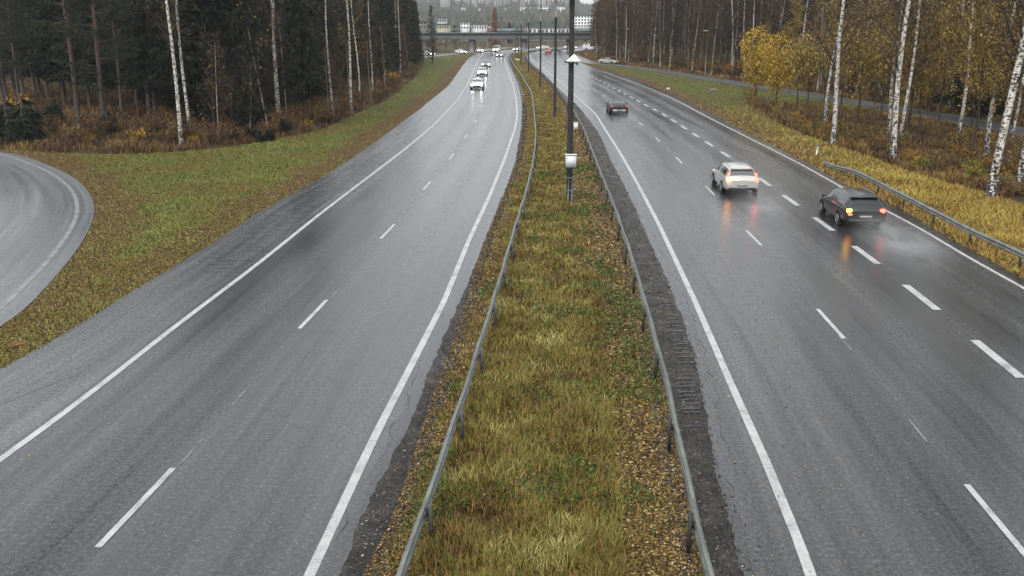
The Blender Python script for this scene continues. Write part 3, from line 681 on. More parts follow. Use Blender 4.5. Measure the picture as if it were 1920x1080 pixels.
# ------------------------------------------------------------------ bridge
BY = 318.
def bridge():
    zt = atY(900, 61.5, BY)[2]; zu = atY(900, 74.5, BY)[2]; x0 = atY(560, 60, BY)[0]; x1 = atY(1330, 60, BY)[0]; cx = (x0 + x1) / 2; L = x1 - x0
    root = empty('bridge', (cx, BY, 0), 'grey concrete road bridge crossing the highway with slim piers', 'bridge')
    m = MB(); m.box((0, 6, (zt - .35 + zu) / 2), (L, 9.6, zt - .35 - zu)); m.obj('deck', M_CONC, root)
    m = MB(); m.box((0, 6, zt - .15), (L + .1, 11.4, .45)); m.obj('edge_beam', M_CONCD, root)
    # railing: panels, posts, top rail
    zr = atY(900, 53.5, BY)[2]
    rl = MB(); rl.box((0, .35, zr), (L, .09, .09)); rl.box((0, .35, (zr + zt) / 2), (L, .05, .05)); rl.obj('handrail', M_POLEG, root)
    ba = MB()
    for i in range(int(L / .45)): ba.box((-L / 2 + i * .45, .35, (zr + zt) / 2), (.035, .035, zr - zt))
    o = ba.obj('baluster', M_POLEG, root); o['kind'] = 'stuff'
    pm = None
    for i in range(int(L / 4)):
        if pm is None:
            q = MB(); q.box((0, .35, (zr + zt) / 2), (.09, .12, zr - zt - .002)); pm = q.mesh('railing_post', M_POLEG)
        o = link('railing_post', pm, root); o.location.x = -L / 2 + 4 * i + .1
    for a, b in ((932, 984), (1073, 1125)):
        xa, xb = atY(a, 60, BY)[0] - cx, atY(b, 60, BY)[0] - cx
        q = MB(); q.box(((xa + xb) / 2, .22, (zr + zt) / 2 + .05), (xb - xa, .05, (zr - zt) * .85)); q.obj('noise_panel', M_GREEN, root)
    for a, w in ((884.5, 1.5), (983.5, 1.6), (1069, 1.3)):
        xp = atY(a, 90, BY)[0] - cx
        for dy in (2.2, 9.0):
            q = MB(); q.tube([(xp, dy, -.3), (xp, dy, 1.2), (xp, dy, zu - .55)], [w * .5, w * .48, w * .5], 16); p = q.obj('pier', M_CONC, root, True)
            q = MB(); q.box((xp, dy, zu - .33), (w * 1.25, w * .8, .62)); q.obj('bearing', M_DGREY, p)
    for s in (-1, 1):
        q = MB(); q.box((s * (L / 2 - 3), 6, zu / 2 - .3), (6, 9, zu + .5)); q.obj('abutment', M_CONC, root)
bridge()
x, y = at(1097.5, 98)
root = empty('traffic_sign', (x, y, 0), 'dark sign cluster on a thin pole right of the bridge pier', 'sign')
m = MB(); m.tube([(0, 0, 0), (0, 0, 4.2)], .07, 8); m.obj('pole', M_POLEG, root)
m = MB(); m.box((0, -.1, 3.7), (.95, .06, .6)); m.obj('board', M_DGREY, root)
m = MB(); m.box((.25, -.1, 2.7), (.9, .06, .7)); m.obj('board', M_POLEG, root)
m = MB(); m.box((0, 0, .15), (.6, .6, .6)); m.obj('foot', M_DGREY, root)

# ------------------------------------------------------------------ trees
def unit(v): return v / (np.linalg.norm(v, axis=-1, keepdims=True) + 1e-9)
def tris(mb, C, D, S, L, Wd):
    """long thin triangles: base centre C, direction D, side S"""
    C, D, S = map(np.asarray, (C, D, S)); L = np.asarray(L)[:, None]; Wd = np.asarray(Wd)[:, None]
    V = np.stack([C - S * Wd / 2, C + S * Wd / 2, C + D * L], 1).reshape(-1, 3)
    mb.add(V, np.arange(len(V)).reshape(-1, 3))
def quads(mb, C, size, flat=0., asp=1.4):
    n = len(C); a = unit(rng.normal(size=(n, 3))); 
    if flat: a[:, 2] *= (1 - flat); a = unit(a)
    b = unit(np.cross(a, rng.normal(size=(n, 3)) * np.array([1, 1, 1 + 4 * flat]))); s = np.asarray(size)[:, None] * (.6 + .8 * rng.random((n, 1)))
    V = np.stack([C - a * s * .5 * asp, C + b * s * .38, C + a * s * .5 * asp, C - b * s * .38], 1).reshape(-1, 3)
    mb.add(V, np.arange(len(V)).reshape(-1, 4))
def spruce(H, base, rad, dens=1., sparse=False, mat=None, r0=.19):
    tr = MB(); zs = np.linspace(0, H, 10); bx = .06 * np.sin(zs)
    tr.tube(np.column_stack([bx, 0 * zs, zs]), r0 * (1 - zs / H) ** .8 + .015, 9)
    cr = MB(); C = []; D = []; S = []; L = []; Wd = []
    z = base; step = .42 / dens if not sparse else .75
    brs = []
    while z < H - .3:
        k = 1 - (z - base) / (H - base); Lb = rad * (k ** .75) * (1 if z > base + 1.5 else .55 + .3 * (z - base)) + .15
        nb = 6 if sparse else 8
        for j in range(nb):
            az = rng.random() * 6.283; Lj = Lb * (.7 + .45 * rng.random()); zj = z + rng.normal() * .15
            droop = (.42 if not sparse else -.25) + .15 * rng.random(); n = max(4, int(Lj * (9 if not sparse else 7) * dens))
            u = (np.arange(n) + rng.random(n)) / n * .95 + .05
            rr = Lj * u; zz = zj - droop * Lj * u + .28 * Lj * u * u
            ca, sa = math.cos(az), math.sin(az); P = np.column_stack([ca * rr, sa * rr, zz])
            out = np.array([ca, sa, -.25]); lat = np.array([-sa, ca, 0])
            tr.add(*branch_tri(np.array([0, 0, zj]), P[np.argmax(u)], .03))
            for s in (-1, 0, 1):
                dd = unit(out * (.6 + .3 * abs(s - 1)) + lat * s * (.9 + .3 * rng.random((n, 1))) + np.array([0, 0, -1.]) * (.25 + .7 * rng.random((n, 1))) + .25 * rng.normal(size=(n, 3)))
                C.append(P + .03 * rng.normal(size=(n, 3))); D.append(dd); S.append(unit(np.cross(dd, rng.normal(size=(n, 3)))))
                L.append((.38 + .35 * rng.random(n)) * (1 if not sparse else .7)); Wd.append((.10 + .09 * rng.random(n)) / dens ** .5 * (1 if not sparse else .6))
        z += step * (.8 + .4 * rng.random())
    tris(cr, np.concatenate(C), np.concatenate(D), np.concatenate(S), np.concatenate(L), np.concatenate(Wd))
    return dict(trunk=(tr.mesh('trunk', M_SPBARK, False)), crown=cr.mesh('crown', mat or M_NEEDLE), H=H)
def branch_tri(a, b, w):
    d = b - a; s = np.cross(d, [0, 0, 1.]); s = s / (np.linalg.norm(s) + 1e-9) * w; u = np.array([0, 0, w])
    return np.array([a - s, a + s, a + u * 1.6, b]), np.array([[0, 1, 3], [1, 2, 3], [2, 0, 3]])
def pine(H, base):
    tr = MB(); zs = np.linspace(0, H, 10); tr.tube(np.column_stack([.15 * np.sin(zs / 4), .1 * np.cos(zs / 3), zs]), .2 * (1 - zs / H) ** .7 + .03, 10)
    cr = MB(); C = []; D = []; S = []; L = []; Wd = []
    for i in range(46):
        z = base + (H - base) * (i / 46) ** .9; Lb = (1.2 + 2.2 * math.sin(min(1, (z - base) / (H - base) * 1.3 + .25) * 2.2)) * (.6 + .6 * rng.random())
        az = rng.random() * 6.28; ca, sa = math.cos(az), math.sin(az); p0 = np.array([0, 0, z]); p1 = np.array([ca * Lb, sa * Lb, z + .12 * Lb + .3 * rng.normal() * .5])
        tr.add(*branch_tri(p0, p1, .045))
        for k in range(int(5 + Lb * 4)):
            u = .4 + .6 * rng.random(); c = p0 + (p1 - p0) * u + rng.normal(size=3) * np.array([.38, .38, .13]) * (.4 + u)
            n = 26; dd = unit(rng.normal(size=(n, 3)) + np.array([0, 0, .45])); C.append(c + .05 * rng.normal(size=(n, 3))); D.append(dd); S.append(unit(np.cross(dd, rng.normal(size=(n, 3))))); L.append(.16 + .14 * rng.random(n)); Wd.append(.035 + .03 * rng.random(n))
    tris(cr, np.concatenate(C), np.concatenate(D), np.concatenate(S), np.concatenate(L), np.concatenate(Wd))
    return dict(trunk=tr.mesh('trunk', M_PIBARK), crown=cr.mesh('crown', M_PNEEDLE), H=H)
def broad(H, r0, base, bark, twigm, leafm=None, nleaf=0, nb=34, spread=.26, leafsize=.09, tw=1., twist=.12, asc=1.1, ntw=9, leafbase=0.):
    """birch or aspen: slender trunk, rising limbs, fine hanging twigs, optional leaves; trunk, crown (twigs) and foliage"""
    tr = MB(); zs = np.linspace(0, H, 16); cx = twist * np.sin(zs / 3.1 + rng.random() * 6); cy = twist * np.cos(zs / 2.7 + rng.random() * 6); cx -= cx[0]; cy -= cy[0]
    flare = 1 + .35 * np.exp(-zs / .35)
    tr.tube(np.column_stack([cx, cy, zs]), (r0 * (1 - zs / H) ** .75 + .012) * flare, 10)
    cr = MB(); lf = MB(); TP = []
    for i in range(nb):
        u = ((i + rng.random()) / nb) ** .9; z = base + (H - base) * .96 * u; Lb = H * spread * (1 - u) ** .6 * (.55 + .6 * rng.random()) + .5
        az = rng.random() * 6.28; o = np.array([np.interp(z, zs, cx), np.interp(z, zs, cy), z]); dr = np.array([math.cos(az), math.sin(az), 0])
        t = np.linspace(0, 1, 5)[:, None]; P = o + dr * Lb * t * .75 + np.array([0, 0, 1]) * Lb * asc * (t - .35 * t * t) + .06 * Lb * rng.normal(size=(5, 3)) * t
        rb = .050 * r0 / .13 * Lb / 6 + .010; cr.tube(P, np.linspace(rb, .006, 5) * tw, 3, False)
        nsub = int(5 + Lb * 2.2)
        for k in range(nsub):
            v = .2 + .8 * rng.random(); q = P[0] + 0; q = np.array([np.interp(v, t[:, 0], P[:, j]) for j in range(3)])
            dd = unit(dr * .5 + rng.normal(size=3) * .7 + np.array([0, 0, .5])); ls = Lb * (.18 + .22 * rng.random()); e = q + dd * ls
            cr.tube([q, q + dd * ls * .5 + [0, 0, .02], e], [.010 * tw, .007 * tw, .003 * tw], 3, False)
            C = q + (e - q) * rng.random((ntw, 1)); D = unit(dd + rng.normal(size=(ntw, 3)) * .6 + np.array([0, 0, -.45])); Lw = .25 + .55 * rng.random(ntw)
            tris(cr, C, D, unit(np.cross(D, rng.normal(size=(ntw, 3)))), Lw, np.full(ntw, .012) * tw)
            TP.append(C + D * Lw[:, None] * rng.random((ntw, 1)))
    d = dict(trunk=tr.mesh('trunk', bark, True), crown=cr.mesh('crown', twigm), H=H)
    if nleaf:
        A = np.concatenate(TP); A = A[A[:, 2] > leafbase]; C = A[rng.integers(0, len(A), nleaf)] + rng.normal(size=(nleaf, 3)) * .12
        quads(lf, C, np.full(nleaf, leafsize)); d['foliage'] = lf.mesh('foliage', leafm)
    return d
def young_tree(H, rad, cb, leafm, nleaf, size=.13):
    tr = MB(); zs = np.linspace(0, H * .92, 8); tr.tube(np.column_stack([.05 * np.sin(zs * 2), .04 * np.cos(zs * 1.7), zs]), .075 * (1 - zs / H) + .015, 7)
    for i in range(26):
        z = cb + (H * .85 - cb) * i / 26; az = i * 2.4; Lb = rad * (.5 + .4 * rng.random())
        tr.add(*branch_tri(np.array([0, 0, z]), np.array([math.cos(az) * Lb, math.sin(az) * Lb, z + Lb * .7]), .022))
    # leaves in clumps within an uneven egg
    nc = 150; U = unit(rng.normal(size=(nc, 3))) * (rng.random((nc, 1)) ** .45); c = np.column_stack([U[:, 0] * rad, U[:, 1] * rad, cb + (H - cb) * (.47 + .53 * U[:, 2])])
    k = .55 + .45 * np.sin(np.clip((c[:, 2] - cb) / (H - cb), 0, 1) * np.pi) ; c[:, 0] *= k * 1.15; c[:, 1] *= k * 1.15
    idx = rng.integers(0, nc, nleaf); C = c[idx] + rng.normal(size=(nleaf, 3)) * rad * .15
    lf = MB(); quads(lf, C, np.full(nleaf, size))
    return dict(trunk=tr.mesh('trunk', M_YOUNGBARK), foliage=lf.mesh('foliage', leafm), H=H)
def shrub(H, rad, leafm, nleaf, size, nst=26, twm=None):
    st = MB(); TP = []
    for i in range(nst):
        az = rng.random() * 6.28; ou = rad * (.2 + .9 * rng.random()); h = H * (.5 + .5 * rng.random()); b = np.array([math.cos(az), math.sin(az), 0]) * rad * .25
        P = np.array([b * rng.random(), b + np.array([math.cos(az) * ou * .4, math.sin(az) * ou * .4, h * .55]), b + np.array([math.cos(az) * ou, math.sin(az) * ou, h])]); st.tube(P, [.018, .012, .004], 3, False)
        for k in range(6):
            v = .3 + .7 * rng.random(); q = P[1] + (P[2] - P[1]) * v; D = unit(rng.normal(size=(1, 3)) + [[0, 0, .6]]); tris(st, q[None], D, unit(np.cross(D, rng.normal(size=(1, 3)))), [.3 + .3 * rng.random()], [.014]); TP.append(q + D[0] * .25 * rng.random()); TP.append(q)
    d = dict(stems=st.mesh('stems', twm or M_TWIG2), H=H); lf = MB(); A = np.array(TP)
    quads(lf, A[rng.integers(0, len(A), nleaf)] + rng.normal(size=(nleaf, 3)) * rad * .12, np.full(nleaf, size)); d['foliage'] = lf.mesh('foliage', leafm); return d

SPR = [spruce(20, 1.6, 3.1), spruce(17, 1.2, 2.7), spruce(22, 3.2, 3.3, r0=.23), spruce(14, .8, 2.3, 1.1)]
THIN = spruce(13.5, 1.6, 1.6, 1., True)
SMALLSPR = spruce(2.4, .1, 1.0, 2.2)
PIN = [pine(17, 5.0), pine(19, 6.2), pine(15, 3.4)]
BIR = [broad(21, .145, 6.5, M_BIRCH, M_TWIG, M_LEAFB, 500, nb=30, spread=.17, asc=1.5, twist=.07),
       broad(20, .12, 5.0, M_BIRCH, M_TWIG, M_LEAFB, 900, nb=34, spread=.17, asc=1.4, twist=.10),
       broad(17, .09, 4.0, M_BIRCH, M_TWIG, M_LEAFY, 900, nb=30, spread=.15, asc=1.3, twist=.2)]
BIRR = [broad(21, .175, 4.6, M_BIRCH, M_TWIG, M_LEAFB, 5200, nb=40, spread=.17, asc=1.4, twist=.16, leafsize=.085),
        broad(20, .13, 3.6, M_BIRCH, M_TWIG2, M_LEAFB, 6500, nb=42, spread=.18, asc=1.3, twist=.24, leafsize=.085)]
BARE = [broad(19, .13, 2.5, M_GREYBARK, M_TWIG, M_LEAFB, 400, nb=46, spread=.16, tw=2.0, ntw=12),
        broad(17, .11, 1.5, M_GREYBARK, M_TWIG2, M_LEAFB, 1500, nb=48, spread=.16, tw=2.0, ntw=12, leafsize=.11),
        broad(20, .14, 3.0, M_BIRCH, M_TWIG, M_LEAFB, 500, nb=44, spread=.15, tw=2.0, ntw=12),
        broad(15, .08, 1.0, M_YOUNGBARK, M_TWIG2, M_LEAFR, 2600, nb=46, spread=.17, tw=2.0, ntw=10, leafsize=.12)]
GOLD = [broad(16, .06, 3.4, M_YOUNGBARK, M_TWIG2, M_LEAFM, 9000, nb=44, spread=.17, asc=1.2, leafsize=.105, ntw=7), broad(15, .055, 3.0, M_YOUNGBARK, M_TWIG2, M_LEAFB, 9000, nb=44, spread=.18, asc=1.2, leafsize=.105, ntw=7)]
SAP = [broad(6.5, .03, .8, M_YOUNGBARK, M_TWIG2, M_LEAFR, 150, nb=20, spread=.16, asc=1.5, ntw=6, tw=1.3), broad(8, .035, 1.2, M_GREYBARK, M_TWIG, M_LEAFY, 120, nb=18, spread=.14, asc=1.6, ntw=6, tw=1.3)]
YEL = [young_tree(6.2, 1.9, 1.5, M_LEAFY, 5600, .13), young_tree(6.6, 1.8, 2.1, M_LEAFB, 4600, .13), young_tree(6.2, 1.7, 2.3, M_LEAFM, 3600, .12)]
ORA = young_tree(5.0, 2.2, 1.0, M_LEAFO, 2600, .25)
RUST = spruce(15, 1.5, 2.6, 1., False, M_LARCH)
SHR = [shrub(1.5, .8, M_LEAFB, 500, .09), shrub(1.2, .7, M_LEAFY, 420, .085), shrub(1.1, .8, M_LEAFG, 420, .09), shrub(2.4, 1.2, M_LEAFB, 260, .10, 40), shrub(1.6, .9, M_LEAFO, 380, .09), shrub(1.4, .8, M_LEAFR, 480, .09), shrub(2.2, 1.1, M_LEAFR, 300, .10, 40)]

def plant(kind, proto, x, y, label, cat='tree', group=None, s=1., rz=None, lean=(0, 0), dz=-.06, sz=None):
    o = empty(kind, (x, y, float(T(x, y)) + dz), label, cat, group, random.uniform(0, 6.28) if rz is None else rz)
    o.scale = (s, s, sz or s)
    if lean != (0, 0): o.rotation_euler = (Matrix.Rotation(lean[1], 3, 'Y') @ Matrix.Rotation(lean[0], 3, 'X') @ Matrix.Rotation(o.rotation_euler[2], 3, 'Z')).to_euler()
    for k, me in proto.items():
        if k != 'H': link(k, me, o)
    return o

# ------------------------------------------------------------------ individually placed trees: left wood edge
GL = 'trees along the front of the left wood'
BIRL = [hit(*p) for p in [(340, 271), (357, 253), (522, 226), (623.5, 213), (658.5, 210), (674, 195), (699, 179), (751, 137)]]
def tree_px(kind, proto, px_, py_, label, group, **k):
    x, y = hit(px_, py_); return plant(kind, proto, x, y, label, 'tree', group, **k)
for px_, py_, pr, lb, kw in [
    (340, 271, BIR[0], 'white birch nearest the left lawn, front one of the close pair with black bark marks', dict(s=.95, lean=(0, -.012))),
    (357, 253, BIR[1], 'white birch just behind and right of the front birch at the left lawn', dict(s=1.0, lean=(0, -.004))),
    (522, 226, BIR[0], 'white birch, left stem of the tight pair right of the big dark spruces', dict(s=.95)),
    (525.5, 224, BIR[1], 'white birch, thinner right stem of the tight pair right of the big dark spruces', dict(s=.9, lean=(0, .004))),
    (623.5, 213, BIR[1], 'slim white birch with a thin spotted stem, two places left of the leaf-strewn verge bend', dict(s=.9)),
    (658.5, 210, BIR[0], 'straight bright white birch standing at the lawn, thickest of the middle birches', dict(s=.95)),
    (674, 195, BIR[2], 'thin white birch right beside the thick middle birch', dict(s=1.0)),
    (699, 179, BIR[1], 'forked white birch right of the thin middle birch', dict(s=.85)),
    (751, 137, BIR[0], 'far white birch before the yellow bushes near the end of the left wood', dict(s=.95)),
    (756, 126, BIR[2], 'thin far birch stem just behind the birch by the yellow bushes', dict(s=1.1)),
    (742, 140, BIR[2], 'faint thin birch left of the far birch by the yellow bushes', dict(s=.9))]:
    tree_px('birch_tree', pr, px_, py_, lb, GL, **kw)
for px_, py_, pr, lb, s_ in [
    (472, 245, SPR[1], 'dark spruce with low sweeping boughs and bare lower trunk, left of the tight birch pair', 1.0),
    (573, 238, SPR[2], 'tall dark spruce with a stout bare foot, right of the tight birch pair', .95),
    (412, 226, SPR[0], 'broad dark spruce right behind the close birch pair', 1.0),
    (438, 214, SPR[3], 'lower dark spruce in the gap left of the bough-hung spruce', 1.15),
    (545, 196, SPR[1], 'dark spruce set back behind the stout-footed spruce', 1.0),
    (597, 190, SPR[0], 'dark spruce behind the slim white birch', .85),
    (606, 178, SPR[3], 'small dark spruce deep behind the slim white birch', 1.0),
    (686, 172, SPR[2], 'dark spruce between the thin and the forked birch', .8),
    (716, 150, SPR[0], 'dark spruce right of the forked birch', .85),
    (732, 143, SPR[1], 'dark spruce second to the right of the forked birch', .95),
    (768, 127, SPR[3], 'dark spruce right of the far birch by the yellow bushes', 1.2),
    (781, 117, SPR[1], 'last dark spruce at the far end of the left wood', .85),
    (774, 119, SPR[0], 'tall dark spruce behind the last one of the left wood', .9)]:
    tree_px('spruce_tree', pr, px_, py_, lb, GL, s=s_ * (.62 if px_ in (472, 573, 412, 438) else .8), sz=s_)
tree_px('young_spruce', THIN, 811, 121, 'single slim sparse spruce alone on the grass before the bridge', GL, s=.95)
for px_, py_, pr, lb, s_ in [
    (68, 182, PIN[0], 'pine with reddish upper trunk near the left edge of the photo', 1.0),
    (200, 247, PIN[2], 'pine with orange upper trunk left of the close birch pair', 1.0),
    (147, 240, PIN[1], 'thick dark-footed pine behind the slip road bend', 1.0),
    (6, 195, PIN[1], 'dark pine trunk cut by the left edge of the photo', 1.0),
    (117, 176, PIN[2], 'slim pine behind the thick dark-footed pine', 1.0),
    (38, 186, PIN[0], 'pine between the edge pine and the reddish pine', .85)]:
    tree_px('pine_tree', pr, px_, py_, lb, GL, s=s_)
# filler of the left wood
G2 = 'dark conifers deep inside the left wood'
lab2 = 'dark spruce deep inside the left wood behind the front row of trees'
n = 0
for row, (back, step) in enumerate([(5, 6.5), (11, 6.), (18, 6.), (26, 6.5), (36, 8.)]):
    seg = LW[::-1]; dd = np.concatenate([[0], np.cumsum(np.linalg.norm(np.diff(seg, axis=0), axis=1))]); a = 3. + row
    while a < dd[-1]:
        x = np.interp(a, dd, seg[:, 0]); y = np.interp(a, dd, seg[:, 1]); i = min(np.searchsorted(dd, a), len(seg) - 1)
        t = seg[i] - seg[i - 1]; t = t / np.linalg.norm(t); nx, ny = -t[1], t[0]
        if nx > 0 and ny < 0: nx, ny = -nx, -ny
        if nx > 0: nx, ny = -nx, -ny
        if abs(nx) < .4 and ny < 0: nx, ny = -nx, -ny
        x += nx * back + rng.normal() * 1.3; y += ny * back + rng.normal() * 1.3; a += step * (.75 + .5 * rng.random())
        r_ = np.array([x, y]); pxx = 960 + F * x / (y * math.cos(TH) + CH * math.sin(TH))
        if pxx < -160 or pxx > 800: continue
        if pxx < 330 and y < 150 and (pxx < 215 or y < 92) and not (y > 118 and rng.random() < .6): continue
        if x > LF(y) - 2 and y > 100: continue
        if any(abs(x - bx) < 3.2 and y < by + 4 for bx, by in BIRL): continue
        if rng.random() < .93: plant('spruce_tree', SPR[rng.integers(0, 4)], x, y, lab2, 'tree', G2, s=.8 + .35 * rng.random())
        else: plant('bare_tree', BARE[rng.integers(0, 4)], x, y, 'bare brown tree deep inside the left wood among the conifers', 'tree', 'bare trees deep inside the left wood', s=.8 + .3 * rng.random())
        n += 1
for i in range(110):     # behind the pines and the pale cross road
    y = 160 + 34 * rng.random() + (i % 3) * 7; pxx = -90 + 480 * ((i + rng.random()) / 110); x = (pxx - 960) / F * y
    plant('spruce_tree', SPR[i % 4], x, y, 'tall dark spruce beyond the pale cross road in the left wood', 'tree', 'spruces beyond the pale cross road', s=.9 + .35 * rng.random()); n += 1
for i in range(22):     # some among the pines, nearer
    pxx = -20 + 340 * ((i + rng.random()) / 22); py_ = 168 + 45 * rng.random(); x, y = hit(pxx, py_)
    if min(abs(pxx - q) for q in (68, 200, 147, 6)) < 7: continue
    pr, kd = (PIN[i % 3], 'pine_tree') if i % 3 else (SPR[2], 'spruce_tree')
    plant(kd, pr, x, y, 'slim dark pine among the scattered trunks left of the close birch pair' if i % 3 else 'dark spruce among the pines at the left', 'tree', 'scattered pines at the left' if i % 3 else 'spruces among the pines', s=.8 + .25 * rng.random()); n += 1
print('left fill', n)

# ------------------------------------------------------------------ right side trees
GR = 'white birches on the right verge'
for px_, py_, pr, lb, kw in [
    (1562, 272, BIRR[0], 'white birch, front stem of the pair right of the young yellow tree row', dict(s=.95, lean=(0, .012))),
    (1547, 243, BIRR[1], 'white birch, rear left stem of the pair right of the young yellow tree row', dict(s=1., lean=(0, .012))),
    (1674, 303, BIRR[0], 'white birch at the yellow grass edge above the guard rail, front of the middle cluster', dict(s=1.0, lean=(0, .01))),
    (1667, 262, BIRR[1], 'white birch, rear left stem of the middle cluster above the guard rail', dict(s=1.0)),
    (1686, 270, BIRR[1], 'white birch, rear right stem of the middle cluster above the guard rail', dict(s=.92, lean=(0, .008))),
    (1792, 268, BIRR[1], 'slender lone white birch leaning right between the middle cluster and the thick right birches', dict(s=.95, lean=(0, .045))),
    (1856, 371, BIRR[0], 'thickest white birch with coarse black bark near the right edge', dict(s=1.1, lean=(0, .035))),
    (1849, 298, BIRR[1], 'white birch standing left behind the thickest birch', dict(s=1.05, lean=(0, .01))),
    (1909, 352, BIRR[0], 'white birch leaning right at the right edge of the photo', dict(s=.95, lean=(0, .03))),
    (1895, 262, BIRR[1], 'thin birch behind the two thick birches at the right edge', dict(s=.9, lean=(0, .03)))]:
    tree_px('birch_tree', pr, px_, py_, lb, GR, **kw)
GY = 'young planted trees on the right verge'
for i, (px_, py_, pr, lb, s_) in enumerate([
    (1415, 189, YEL[0], 'bright yellow young tree, leftmost of the row on the right verge', 1.08),
    (1455, 198, YEL[0], 'yellow-brown young tree, second of the row on the right verge', 1.0),
    (1493, 214, YEL[2], 'brownish young tree, third of the row on the right verge', 1.0),
    (1514, 197, YEL[1], 'bronze young tree behind and right of the third of the row', .98),
    (1607, 238, YEL[2], 'bronze young tree between the birch pair and the middle birch cluster', 1.1),
    (1652, 207, YEL[2], 'thinly leaved young tree behind the middle birch cluster, on its left', 1.1),
    (1703, 251, YEL[2], 'bronze young tree right of the middle birch cluster', 1.2),
    (1722, 215, YEL[0], 'yellow young tree behind the bronze one right of the middle cluster', 1.2),
    (1760, 232, YEL[2], 'sparse young tree left of the slender lone birch', 1.35),
    (1830, 250, YEL[2], 'sparse young tree right of the slender lone birch', 1.3),
    (1576, 212, YEL[2], 'sparse young tree just behind the front birch pair', 1.15),
    (1885, 240, YEL[1], 'bronze young tree behind the thick birches at the right edge', 1.3)]):
    tree_px('young_tree', pr, px_, py_, lb, GY, s=s_, sz=s_ * 1.25)
for i, (px_, py_, s_, lb) in enumerate([
    (1480, 176, .75, 'gold brown leafy tree behind the young row, beyond the service road at its left'), (1590, 184, .8, 'gold brown leafy tree just behind the birch pair beyond the service road'), (1640, 196, .85, 'gold brown leafy tree left of the middle birch cluster beyond the service road'),
    (1722, 262, .8, 'gold brown leafy tree between the middle cluster and the slender lone birch'), (1745, 210, .9, 'gold brown leafy tree beyond the service road right of the middle cluster'), (1822, 238, .9, 'gold brown leafy tree right of the slender lone birch beyond the service road'),
    (1822, 300, .75, 'thin gold brown leafy tree left of the thickest birch'), (1880, 300, .8, 'gold brown leafy tree between the thickest birch and the right edge'), (1545, 190, .7, 'gold brown leafy tree behind the left stem of the birch pair')]):
    tree_px('golden_tree', GOLD[i % 2], px_, py_, lb, 'golden leafed trees around the service road', s=s_)
GT = 'tall trunks at the front of the right wood'
trunks = [(1134, 107, 'at the left end of the right wood'), (1122, 108, 'outermost at the left end of the right wood'), (1162, 111, 'left of the thin service road lamp post'), (1186, 99, 'just right of the first service road lamp post'),
          (1215, 111, 'leaning, left one of the leaning trio'), (1225, 109, 'leaning, middle one of the leaning trio'), (1229, 99, 'right one of the leaning trio'), (1237, 103, 'thin, right of the leaning trio'),
          (1273, 107, 'left one of the central trunk pair'), (1278, 108, 'right one of the central trunk pair'), (1285, 122, 'dark stemmed, in front of the central pair'), (1299, 111, 'right of the central trunk pair'),
          (1313, 105, 'spotted, left of the second service road lamp post'), (1373, 143, 'tall straight, nearest the service road left of the yellow tree'), (1360, 118, 'slim, behind the nearest straight trunk'), (1256, 126, 'dark and low, on the bank by the service road'), (1390, 110, 'pale, right behind the nearest straight trunk')]
for i, (px_, py_, w) in enumerate(trunks):
    tree_px('aspen_tree', BARE[0] if i % 3 else BARE[2], px_, py_, 'tall bare trunk ' + w, GT, s=.95 + .2 * rng.random(), lean=(0, -.05 if i in (4, 5) else (0, 0)[0]) if i in (4, 5) else (0, 0))
n = 0
for row, (back, step) in enumerate([(5, 5.0), (9, 5.), (14, 5.), (20, 5.5), (28, 6.), (38, 7.)]):
    y = 62. + row
    while y < 305:
        x = float(S_mid(y)) + back + rng.normal() * 1.2; yy = y + rng.normal(); y += step * (.7 + .6 * rng.random())
        pxx = 960 + F * x / (yy * math.cos(TH) + CH * math.sin(TH))
        if pxx > 2060 or pxx < 1118: continue
        dark = row >= 3 or pxx > 1780 and rng.random() < .6
        if dark and rng.random() < .62: plant('spruce_tree', SPR[rng.integers(0, 4)], x, yy, 'dark spruce deep inside the right wood behind the bare trunks', 'tree', 'spruces deep inside the right wood', s=.85 + .35 * rng.random())
        else: plant('aspen_tree', BARE[rng.integers(0, 4)], x, yy, 'bare brown tree inside the right wood beyond the service road', 'tree', 'bare trees inside the right wood', s=.8 + .4 * rng.random(), lean=(rng.normal() * .02, rng.normal() * .03))
        n += 1
for px_, py_, s_ in [(1720, 190, .35), (1760, 200, .45), (1600, 178, .4), (1835, 212, .5), (1870, 222, .45)]:
    tree_px('young_spruce', SPR[3], px_, py_, 'small bushy green spruce at the far side of the service road behind the birches', 'small spruces beyond the service road', s=s_)
for px_, py_, s_, pr in [(1128, 112, .8, BARE[1]), (1118, 104, .8, BARE[3]), (1142, 106, .9, BARE[1]), (1115, 98, .75, BARE[3])]:
    tree_px('aspen_tree', pr, px_, py_, 'brown-leaved tree at the tip of the right wood next to the bridge', 'brown trees at the tip of the right wood', s=s_)
print('right fill', n)
# shrubs
def shr(px_, py_, pr, lb, grp, s=1.):
    x, y = hit(px_, py_); plant('shrub', pr, x, y, lb, 'shrub', grp, s=s)
shr(763, 131, SHR[2], 'lime yellow bush at the foot of the far birch of the left wood', None, 1.6)
shr(737, 155, SHR[1], 'bright yellow bush before the forked birch of the left wood', None, 1.6)
shr(12, 238, SHR[4], 'orange yellow bush at the left edge above the slip road', None, 2.)
shr(30, 230, SHR[1], 'golden bush left of the reddish pine foot', None, 1.8)
for i, (a, b, s_) in enumerate([(20, 262, 1.35), (52, 268, 1.5), (100, 240, 1.), (205, 256, .9), (345, 262, .7), (468, 263, .55), (484, 266, .5), (505, 264, .45), (536, 251, .6), (495, 232, .5), (440, 268, .5)]):
    tree_px('young_spruce', SMALLSPR, a, b, ['low dark green spruce bush beside the slip road', 'low dark green spruce sapling at the edge of the left lawn'][i > 1], ['low spruces beside the slip road', 'spruce saplings at the left lawn edge'][i > 1], s=s_)
